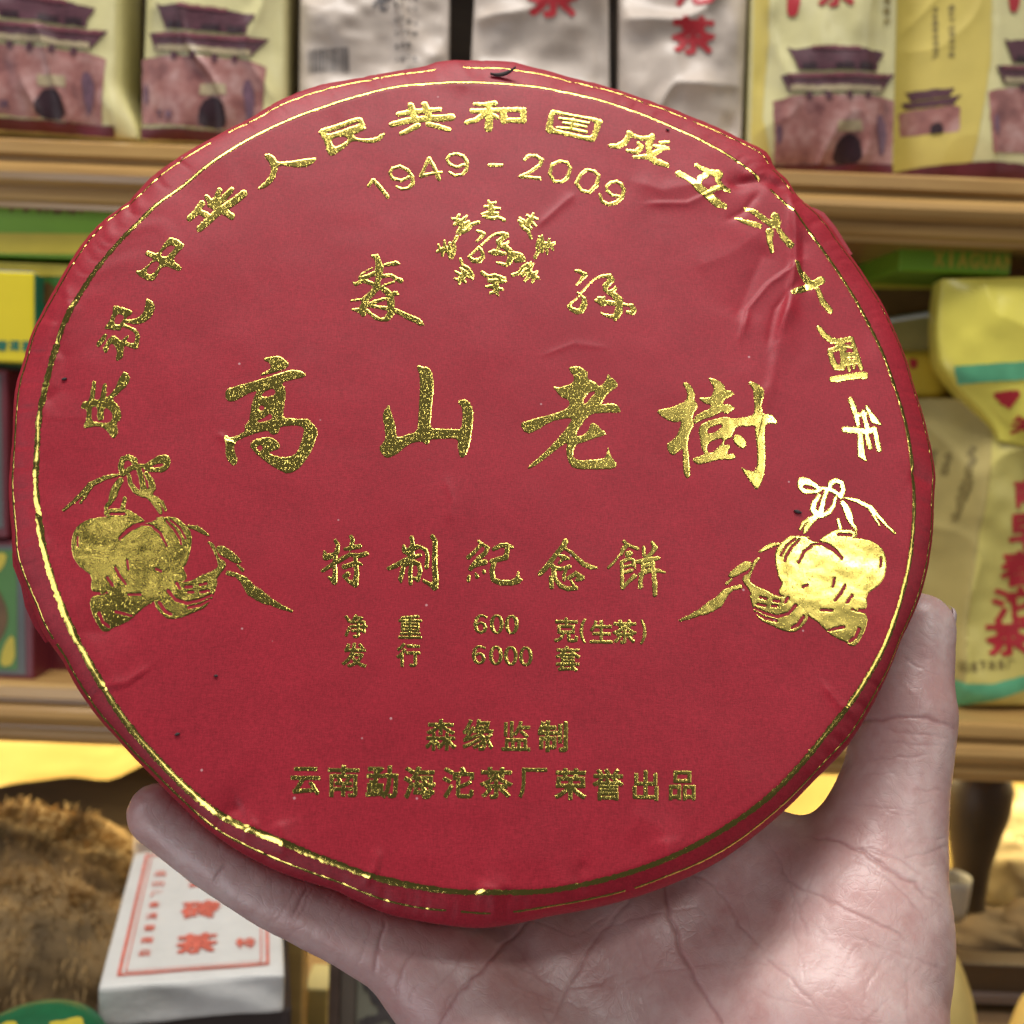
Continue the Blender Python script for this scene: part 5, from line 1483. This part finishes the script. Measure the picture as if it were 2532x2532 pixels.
for k, (l, r, t, b, Y, lab) in enumerate([(-300, 20, 908, 1326, .702, 'upper red framed tea box with a dark grey panel, under the yellow box'), (-300, 84, 1332, 1684, .704, 'lower red framed tea box with a green panel and brown oval, standing on the shelf')]):
    c = Carton(l, r, t, b, Y, .085); c.thing('tea_box', lab, 'box', GR); c.body('carton_body', M_REDC)
    if k == 0: c.print('grey_panel', M_GREYC, [[(-280,925),(2,925),(8,1306),(-280,1302)]])
    else:
        c.print('grey_panel', M_GREYC, [[(-280,1348),(60,1350),(64,1668),(-280,1664)]])
        c.print('green_panel', M_DGREEN, [[(-270,1358),(42,1360),(44,1656),(-270,1652)]], off=.0007)
        for pl in ([(-20,1372),(20,1364),(12,1400),(-10,1420)], [(36,1560),(40,1640),(0,1650),(8,1600)]): c.print('yellow_corner', M_OLIVE, [pl], off=.001, smooth=1)
        c.print('brown_oval', M_BROWNP, [[(-120,1400),(-20,1430),(22,1500),(18,1560),(-20,1610),(-120,1640),(-200,1520)]], off=.0011, smooth=2)
c = Carton(-260, 108, 908, 1662, .80, .1); c.thing('tea_carton', 'tall dark green carton behind the red framed boxes', 'carton'); c.body('carton_body', M_DGREEN)
c = Carton(112, 420, 1560, 1690, .73, .06); c.thing('tea_box', 'low dull red box on the shelf right of the red framed boxes', 'box'); c.body('carton_body', M_REDC)
# right, middle shelf
c = Carton(2228, 2506, 500, 676, .724, .09); c.thing('tea_carton', 'dark green carton with pale yellow capital letters under the shelf at right', 'carton'); c.body('carton_body', M_GREEN)
c.print('printed_letters', M_OLIVE, glyphs=[(ch, 2322 + 29 * q, 640 + 1.5 * q, 22 if ch != 'I' else 6, 36, .03, 1.6) for q, ch in enumerate('XIAGUAN')])
c = Carton(2060, 2528, 682, 800, .802, .08); c.thing('tea_carton', 'olive carton under the dark green lettered one at right', 'carton'); c.body('carton_body', M_BROWNP)
c.print('olive_panel', M_OLIVE, [[(2150,690),(2520,694),(2520,718),(2150,714)]])
c = Carton(2130, 2252, 736, 860, .83, .07); c.thing('tea_box', 'small plain yellow box half hidden by the right edge of the cake', 'box'); c.body('carton_body', M_YCART)
c.print('lid_line', M_OLIVE, [[(2135,746),(2250,748),(2250,751),(2135,749)]])
c = Carton(2258, 2322, 722, 860, .85, .06); c.thing('tea_box', 'small grey green box between the yellow box and the tall yellow bag', 'box'); c.body('carton_body', M_DGREEN)
c.print('pale_pattern', M_WHITEC, strokes=[[(2270,735,5),(2290,742,7),(2310,738,6)], [(2272,760,5),(2296,764,7),(2312,756,5)]])
# open card tray
P_ = [at(x, y, Y) for x, y, Y in ((2150,802,.79),(2326,774,.79),(2288,880,.76),(2170,905,.76))]
t_ = empty('card_tray', Vector(((P_[2] + P_[3]) / 2).tolist()), None, 'open greyish card tray with a white rim, left of the tall yellow bag', 'tray')
V = []
for q in P_: V.append(q)
for q in P_: V.append(q + np.array([0, .045, .004]))
mesh_obj('tray_panel', np.array(V) - np.array(t_.location), [(0, 3, 2, 1), (4, 5, 6, 7), (0, 1, 5, 4), (1, 2, 6, 5), (2, 3, 7, 6), (3, 0, 4, 7)], M_KRAFT, t_, smooth=False)
V = []
for f, dz in ((0, .0012), (1, .0012)):
    a, b = P_[0] + [0, -.001, dz], P_[1] + [0, -.001, dz]
    for q in (a, b): V += [q + [0, f * .044, f * .006 - .0035], q + [0, f * .044, f * .006]]
mesh_obj('white_rim', np.array(V) - np.array(t_.location), [(0, 2, 3, 1), (4, 5, 7, 6), (0, 1, 5, 4), (2, 6, 7, 3), (1, 3, 7, 5), (0, 4, 6, 2)], simple('white_rim_card', (.8, .8, .74), .5), t_, smooth=False)
# golden pouch
pk = Pack([(2180,868),(2346,862),(2352,992),(2180,1000)], .765, .04, .012, .0015, 83)
rt = pack_thing(pk, 'gold_pouch', 'plump golden yellow pouch with a red spot, between the cake and the tall bag', 'pouch')
pk.body('pouch_body', simple('golden_film', (.70, .50, .05), .3, .08, 30.0), rt, 40, 40)
pk.print('red_spot', rt, M_RED, [[(2235,885),(2256,890),(2250,915),(2232,910)]])
# the tall yellow bag at right: body turned, top folded over
rdg = lambda s, t: np.where(s < .40 - .29 * t, -.030 * (1 - s / np.maximum(.40 - .29 * t, .02)), 0)
pk = Pack([(2240,985),(2760,985),(2760,1742),(2318,1748)], .728, .075, .005, .0062, 91, hfun=rdg, wl=(.05, .05))
rt = pack_thing(pk, 'tea_bag', 'tall yellow tea bag with green stripes and a column of red characters, above the thumb', 'tea bag')
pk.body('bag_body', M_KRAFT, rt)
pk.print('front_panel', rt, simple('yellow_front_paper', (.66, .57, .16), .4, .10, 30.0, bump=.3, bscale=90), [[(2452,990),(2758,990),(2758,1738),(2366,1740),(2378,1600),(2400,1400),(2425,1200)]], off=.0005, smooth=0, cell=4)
pk.print('green_stripe', rt, M_STRIPE, [[(2352,1678),(2440,1684),(2532,1664),(2758,1650),(2758,1700),(2532,1700),(2440,1728),(2362,1744)]], off=.0009, smooth=0, cell=4)
pk.print('printed_character', rt, M_RED, glyphs=[('南', 2530, 1216, 72, 66, -.05, 3), ('早', 2524, 1312, 84, 86, -.05, 3.4), ('春', 2512, 1402, 92, 84, -.05, 3), ('沱', 2502, 1492, 106, 82, -.05, 3), ('茶', 2486, 1574, 106, 80, -.05, 3.4)], off=.001)
pk.print('printed_small_text', rt, M_OLINK, strokes=[[(2400,1110,7),(2384,1190,8),(2366,1280,5)], [(2352,1128,5),(2346,1170,5)], [(2322,1120,6),(2318,1180,5)]], cell=2.0, noise=5, off=.0008)
pk.print('printed_line', rt, M_OLINK, glyphs=[(ch, 2370 + 24 * q, 1640 - .5 * q, 18, 22, 0, .8) for q, ch in enumerate('云南下关茶厂')], cell=2.0, noise=.4, off=.001)
pf = Pack([(2332,690),(2760,680),(2760,1150),(2338,1090)], .715, .035, .008, .0030, 97, wl=(.05, .05), edge=lambda t: -14 * np.sin(math.pi * np.clip(t * 1.6, 0, 1)) + 135 * sstep(.5, 1.02, t))
pf.base = pk.base
pf.body('folded_top', M_YEL, rt)
pf.print('green_stripe', rt, M_STRIPE, [[(2352,906),(2440,900),(2532,894),(2758,885),(2758,930),(2532,938),(2440,944),(2366,952)]], off=.0006, smooth=0)
pf.print('red_flower', rt, M_RED, strokes=[[(2455,978,8),(2480,985,20),(2498,975,10)], [(2480,985,14),(2484,1002,8)]], off=.0006)
pf.print('printed_characters', rt, M_RED, glyphs=[('关', 2520, 1050, 50, 44, 0, 2)], off=.0006)

# ------------------------------------------------------------------ the lower counter
# white tea brick with red printing
ZK = 1.045                                           # top of the carton that carries the brick
zt = ZK + .021
pA, pB, pC = at_z(243, 2440, zt), at_z(704, 2404, zt), at_z(284, 2108, zt)
ex = (pB - pA); Wb = np.linalg.norm(ex[:2]); ex = ex / np.linalg.norm(ex)
ey = np.cross([0, 0, 1.0], ex); Lb = abs((pC - pA) @ ey)
yaw = math.atan2(ex[1], ex[0])
brick = empty('tea_brick', Vector((pA[0], pA[1], ZK)), (0, 0, yaw), 'white paper wrapped tea brick with a red printed frame, lying below the finger', 'tea brick')
M_WPAP = simple('white_brick_paper', (.74, .74, .70), .55, .07, 60.0, bump=.4, bscale=160)
# wrapped body: rounded box with folds
bm = bmesh.new(); box_mesh(bm, (0, 0, .0005), (Wb, Lb, zt - ZK), .002)
bmesh.ops.subdivide_edges(bm, edges=bm.edges, cuts=12, use_grid_fill=True)
for v in bm.verts:
    x, y, z = v.co
    k = float(fbm(np.array([x * 60 + z * 90]), np.array([y * 60 + z * 40]), 5, 2)[0])
    if y < .003: v.co.y += .0022 * k - .001
    elif z > (zt - ZK) - .003: v.co.z += .0006 * k
bm_obj('paper_wrapper', bm, M_WPAP, brick, True)
M_RPR = simple('faded_red_print', (.72, .17, .12), .5, .3, 160.0)
R_ = np.array([[math.cos(yaw), math.sin(yaw)], [-math.sin(yaw), math.cos(yaw)]])


def brick_print(name, sdf, bbox, cell=.0011, off=.0009):
    pts, fc, d = grid_mesh(bbox, cell, sdf, 0)
    if len(fc): mesh_obj(name, np.hstack([pts, np.full((len(pts), 1), zt - ZK + off)]), [f[::-1] for f in fc], M_RPR, brick)


def rect(P, x0, y0, x1, y1): return np.maximum(np.maximum(x0 - P[:, 0], P[:, 0] - x1), np.maximum(y0 - P[:, 1], P[:, 1] - y1))


def frame(i, w):
    return lambda P: np.maximum(rect(P, i, i, Wb - i, Lb - i), -rect(P, i + w, i + w, Wb - i - w, Lb - i - w))


brick_print('red_frame', frame(Wb * .085, Wb * .02), (0, 0, Wb, Lb))
brick_print('red_frame', frame(Wb * .125, Wb * .009), (0, 0, Wb, Lb))
gl = lambda ch, x, y, s, b=0.0: (lambda P: sd_glyph(np.stack([P[:, 0], -P[:, 1]], 1), ch, x, -y, s, s, 0, b))
for ch, fx, fy, s in (('茶', .50, .22, .22), ('砖', .50, .46, .22), ('云', .50, .70, .2)):
    brick_print('red_character', gl(ch, Wb * fx, Lb * fy, Wb * s, .0009), (Wb * (fx - s), Lb * fy - Wb * s, Wb * (fx + s), Lb * fy + Wb * s), .0008)
for q, ch in enumerate('云南普洱茶厂出品'): brick_print('red_character', gl(ch, Wb * .21, Lb * (.18 + .085 * q), Wb * .07, .0002), (Wb * .14, Lb * (.18 + .085 * q) - Wb * .06, Wb * .28, Lb * (.18 + .085 * q) + Wb * .06), .0006)
for q, ch in enumerate('特级'): brick_print('red_character', gl(ch, Wb * .78, Lb * (.2 + .3 * q), Wb * .11, .0003), (Wb * .68, Lb * (.2 + .3 * q) - Wb * .1, Wb * .88, Lb * (.2 + .3 * q) + Wb * .1), .0007)

# the carton under it
st_ = empty('brown_carton', Vector((pA[0], pA[1], ZC)), (0, 0, yaw), 'plain dark brown carton that carries the white tea brick', 'carton')
bm = bmesh.new(); box_mesh(bm, (-.004, .004, .0), (Wb + .004, Lb + .006, ZK - ZC - .0004), .002); bm_obj('carton_body', bm, simple('dark_brown_card', (.05, .035, .03), .6, .2, 30.0), st_)
# shaggy bundle; strong colour mottling stands in for golden lit patches
M_BARK = simple('brown_fibre', (.17, .108, .042), .85, .75, 26.0)
M_HAIR = simple('brown_fibre_hair', (.34, .22, .085), .8, .75, 26.0)


def lumps(name, items, mat, parent, base, seed, n=36, amp=.10):
    V = []; F = []; o = 0
    for (c, r) in items:
        for i in range(n + 1):
            for j in range(n * 2):
                ph = math.pi * i / n; th = math.pi * j / n
                d = np.array([math.sin(ph) * math.cos(th), math.sin(ph) * math.sin(th), math.cos(ph)])
                V.append((c, r, d))
        for i in range(n):
            for j in range(n * 2):
                a = o + i * n * 2 + j; b = o + i * n * 2 + (j + 1) % (n * 2)
                F.append((a, a + n * 2, b + n * 2, b))
        o += (n + 1) * n * 2
    D = np.array([v[2] for v in V]); Cc = np.array([v[0] for v in V]); Rr = np.array([v[1] for v in V])
    k = 1 + amp * fbm(D[:, 0] * 3 + Cc[:, 0] * 30 + D[:, 2] * 2, D[:, 1] * 3 + D[:, 2] * 3, seed, 4)
    P = Cc + D * Rr * k[:, None]
    return mesh_obj(name, P - np.array(base), F, mat, parent), P, D


pb = at_z(60, 2440, ZC)
b0 = np.array([at(60, 2300, .70)[0], .72, ZC])
bund = empty('fibre_bundle', Vector(b0.tolist()), None, 'shaggy brown bundle of dried plant fibre on the counter at the left', 'bundle')
items = [((at(30, 2160, .76)), np.array([.060, .05, .045])), (at(190, 2190, .76), np.array([.050, .05, .042])), (at(-130, 2150, .77), np.array([.06, .05, .05])), (at(30, 2380, .70), np.array([.075, .06, .055])), (at(190, 2420, .69), np.array([.06, .05, .06]))]
_, P, D = lumps('bundle_core', items, M_BARK, bund, b0, 5, 30, .22)
r_ = np.random.default_rng(3)
ids_ = r_.integers(0, len(P), 11000)
V = []; F = []
for q, i in enumerate(ids_.tolist()):
    p = P[i]; d = D[i]
    if d[1] > .45: continue
    dirn = d + np.array([r_.normal() * .45, r_.normal() * .3 - .1, -.55 + r_.normal() * .45]); dirn /= np.linalg.norm(dirn)
    L = .005 + .009 * r_.random(); sd = np.cross(dirn, [0, 1, .2]); sd /= np.linalg.norm(sd) + 1e-9
    wd = .0006; o = len(V); bend = np.array([0, 0, -.004])
    V += [p - sd * wd, p + sd * wd, p + dirn * L * .55 + sd * wd * .7, p + dirn * L * .55 - sd * wd * .7, p + dirn * L + bend]
    F += [(o, o + 1, o + 2, o + 3), (o + 3, o + 2, o + 4)]
hr = mesh_obj('fibres', np.array(V) - b0, F, M_HAIR, bund); hr['kind'] = 'stuff'

# green wrapped cake in the left corner
gc = at_z(85, 2590, ZK + .01)
gk = empty('green_tea_cake', Vector((gc[0], gc[1], ZK - .008)), (math.radians(14), 0, 0), 'small round green wrapped tea cake with yellow flowers in the bottom left corner', 'tea cake')
prof = [(0, .022), (.012, .0225), (.026, .021), (.032, .018), (.0345, .012), (.034, .006), (.031, .001), (0, .0005)]


def lathe(name, prof, mat, parent, n=64, wob=0.0):
    V = []; F = []
    for k, (r, z) in enumerate(prof):
        for i in range(n):
            t = 2 * math.pi * i / n; rr = max(r, 1e-5) * (1 + wob * math.sin(3 * t + k))
            V.append((rr * math.cos(t), rr * math.sin(t), z))
    for k in range(len(prof) - 1):
        for i in range(n):
            j = (i + 1) % n; F.append((k * n + i, (k + 1) * n + i, (k + 1) * n + j, k * n + j))
    o = mesh_obj(name, V, F, mat, parent)
    bm = bmesh.new(); bm.from_mesh(o.data); bmesh.ops.remove_doubles(bm, verts=bm.verts, dist=1e-5); bmesh.ops.recalc_face_normals(bm, faces=bm.faces); bm.to_mesh(o.data); bm.free()
    return o


lathe('wrapper', prof, simple('green_wrapper', (.012, .13, .05), .4, .3, 50.0), gk)
for k, (x, y, s, mt) in enumerate([(-.014, .004, .011, M_OLIVE), (.013, .010, .009, M_OLIVE), (.0, -.010, .008, M_OLIVE), (-.024, -.004, .005, M_OLIVE), (.002, .003, .007, simple('peach_print', (.75, .32, .18), .5))]):
    a = np.arange(18) * 2 * math.pi / 18
    pl = [(x + s * math.cos(t) * (1 + .25 * math.sin(5 * t + k)), y + s * .8 * math.sin(t) * (1 + .2 * math.cos(4 * t + k))) for t in a]
    pts, fc, d = grid_mesh((x - 1.5 * s, y - 1.5 * s, x + 1.5 * s, y + 1.5 * s), .0011, lambda P: sd_polys(P, [pl]), 0)
    rr = np.hypot(pts[:, 0], pts[:, 1]); zz_ = np.interp(rr, [0, .012, .026, .032, .0345], [.022, .0225, .021, .018, .012]) + .0006 + .0002 * k
    mesh_obj('printed_flower', np.hstack([pts, zz_[:, None]]), [f[::-1] for f in fc], mt, gk)

# posts, small carton and a framed ink painting under the hand
M_POST = wood_mat('golden_post_wood', (.30, .19, .06), (.42, .28, .09), .45)
M_BRW = wood_mat('brown_frame_wood', (.10, .07, .055), (.17, .12, .10), .5)


def upright(name, l, r, t, b, Y, d, mat, parent=None, loc=None, bev=.001):
    c = Carton(l, r, t, b, Y, d)
    bm = bmesh.new(); w = (c.x1 - c.x0) / 2; box_mesh(bm, (-w, 0, 0), (w, d, c.z1 - c.z0), bev)
    o = bm_obj(name, bm, mat, parent)
    o.location = c.base if loc is None else c.base - Vector(loc)
    return o, c


o, c = upright('wooden_post', 704, 746, 2180, 2760, .60, .02, M_POST); tag(o, 'golden brown upright wooden post right of the white tea brick', 'post')
o, c = upright('small_carton', 748, 806, 2446, 2760, .63, .03, simple('cream_carton', (.42, .37, .15), .5, .08)); tag(o, 'small cream coloured carton between the post and the framed painting', 'carton')
c = Carton(810, 1120, 2250, 2800, .60, .012)
fr = empty('framed_painting', c.base, None, 'framed ink painting in dark grey strokes, partly hidden behind the palm', 'painting')
upright('frame_rail', 810, 836, 2250, 2800, .60, .012, M_BRW, fr, c.base)
upright('mount', 838, 1120, 2255, 2800, .603, .006, simple('grey_beige_mount', (.19, .16, .13), .6, .08), fr, c.base)
upright('painted_sheet', 880, 1120, 2262, 2800, .6015, .0014, simple('pale_painting_paper', (.30, .30, .23), .6, .12, 30.0), fr, c.base)
st = [[(900,2430,5),(925,2470,12),(960,2500,20),(1000,2530,26)], [(960,2420,14),(990,2470,22),(1030,2510,20)], [(900,2530,14),(940,2520,10)], [(985,2560,20),(920,2600,26)]]
pts, fc, d = grid_mesh((885, 2405, 1060, 2640), 3.0, lambda P: sd_strokes(P, st) , 5.0, nscale=14)
Pp = at_many(pts, .60) - np.array(c.base); Pp[:, 1] = .001
mesh_obj('ink_stroke', Pp, fc, M_INK, fr)

# right side: jar, cloth bundle, cup, tray and pale gourds
def pxlen(px, Y): return px * Y / (FOC * NPX) * 1.02


YJ = .80
zj = lambda y: at(2405, y, YJ)[2]
jar = empty('brown_jar', Vector((at(2405, 2100, YJ)[0], YJ, zj(2330))), None, 'dark brown broad shouldered jar behind the thumb', 'jar')
lathe('jar_body', [(0, zj(1872) - zj(2330)), (pxlen(40, YJ), zj(1874) - zj(2330)), (pxlen(52, YJ), zj(1884) - zj(2330)), (pxlen(72, YJ), zj(1906) - zj(2330)), (pxlen(84, YJ), zj(1945) - zj(2330)), (pxlen(80, YJ), zj(2000) - zj(2330)), (pxlen(62, YJ), zj(2070) - zj(2330)), (pxlen(46, YJ), zj(2140) - zj(2330)), (pxlen(40, YJ), zj(2220) - zj(2330)), (pxlen(52, YJ), zj(2320) - zj(2330)), (0, 0)],
      simple('brown_glaze', (.055, .033, .014), .5, .4, 14.0), jar)
cl = np.array(at(2520, 2200, .84)); clb = np.array([cl[0], cl[1], at(2520, 2262, .84)[2]])
cb = empty('cloth_bundle', Vector(clb.tolist()), None, 'soft cream cloth bundle at the right edge beside the brown jar', 'bundle')
lumps('cloth', [(at(2510, 2150, .84), np.array([.036, .03, .034])), (at(2550, 2110, .85), np.array([.038, .03, .050]))], simple('cream_cloth', (.42, .32, .16), .75, .12, 20.0), cb, clb, 9, 26, .22)
cp = np.array(at(2352, 2225, .76)); 
cu = empty('white_cup', Vector((cp[0], cp[1], at(2352, 2272, .76)[2])), None, 'small white cup peeping out behind the edge of the palm', 'cup')
r0 = pxlen(44, .76); h0 = at(2352, 2166, .76)[2] - at(2352, 2272, .76)[2]
lathe('cup_body', [(0, .002), (r0 * .8, .002), (r0 * .96, h0 * .9), (r0 * .98, h0), (r0, h0), (r0 * 1.0, h0 * .8), (r0 * .9, h0 * .3), (r0 * .6, 0), (0, 0)], simple('white_glaze', (.40, .37, .31), .4, .08), cu)
ck = np.array(at(2460, 2330, .79)); ckb = np.array([ck[0], ck[1], at(2460, 2404, .79)[2]])
sk = empty('brown_sack', Vector(ckb.tolist()), None, 'slumped dark brown cloth sack at the lower right under the cream bundle', 'sack')
lumps('cloth', [(at(2420, 2325, .79), np.array([.046, .035, .022])), (at(2590, 2320, .79), np.array([.050, .035, .026]))], simple('brown_sackcloth', (.11, .070, .034), .8, .3, 30.0), sk, ckb, 19, 28, .2)
c = Carton(2180, 2720, 2384, 2470, .74, .12); c.thing('wooden_tray', 'low dark brown wooden tray under the brown sack at the lower right', 'tray')
c.body('tray_side', simple('brown_tray_wood', (.06, .034, .014), .5, .3, 30.0, stretch=(.2, 1, 1)))
w_ = (c.x1 - c.x0) / 2
bm = bmesh.new(); box_mesh(bm, (-w_ - .002, -.006, -.001), (w_ + .002, -.0005, .006), .001); bm_obj('tray_rim', bm, M_BRW, c.root)
M_GOURD = simple('pale_gold_gourd', (.62, .46, .15), .4, .18, 30.0)
for x, y, Y, rx, rz, lab in ((2285, 2600, .62, 128, 300, 'pale gold gourd just right of the wrist'), (2610, 2600, .64, 118, 190, 'pale gold gourd in the bottom right corner')):
    p = at(x, y, Y); rx_ = pxlen(rx, Y); rz_ = pxlen(rz, Y)
    g = empty('dried_gourd', Vector((p[0], p[1], p[2] - rz_)), None, lab, 'gourd', 'pale gold gourds at the lower right')
    pr = [(rx_ * math.sin(math.pi * k / 24) ** .9 * (1 - .22 * math.cos(math.pi * k / 24) * .5), rz_ * (1 + math.cos(math.pi * k / 24))) for k in range(25)]
    lathe('gourd_body', pr, M_GOURD, g, 48, .015)
    bm = bmesh.new(); bmesh.ops.create_cone(bm, cap_ends=True, segments=10, radius1=.003, radius2=.002, depth=.014, matrix=Matrix.Translation((0, 0, rz_ * 2 + .005))); bm_obj('stem', bm, M_BRW, g, True)
pc = at(385, 2085, .74)
g = empty('pale_cup', Vector((pc[0], pc[1], ZC)), None, 'pale pinkish cup behind the far end of the white tea brick', 'cup')
lathe('cup_body', [(0, .001), (.013, .001), (.0135, .03), (.014, pc[2] - ZC + .006), (.015, pc[2] - ZC + .006), (.0152, .03), (.0135, 0), (0, 0)], simple('pinkish_glaze', (.62, .48, .38), .3, .06), g)
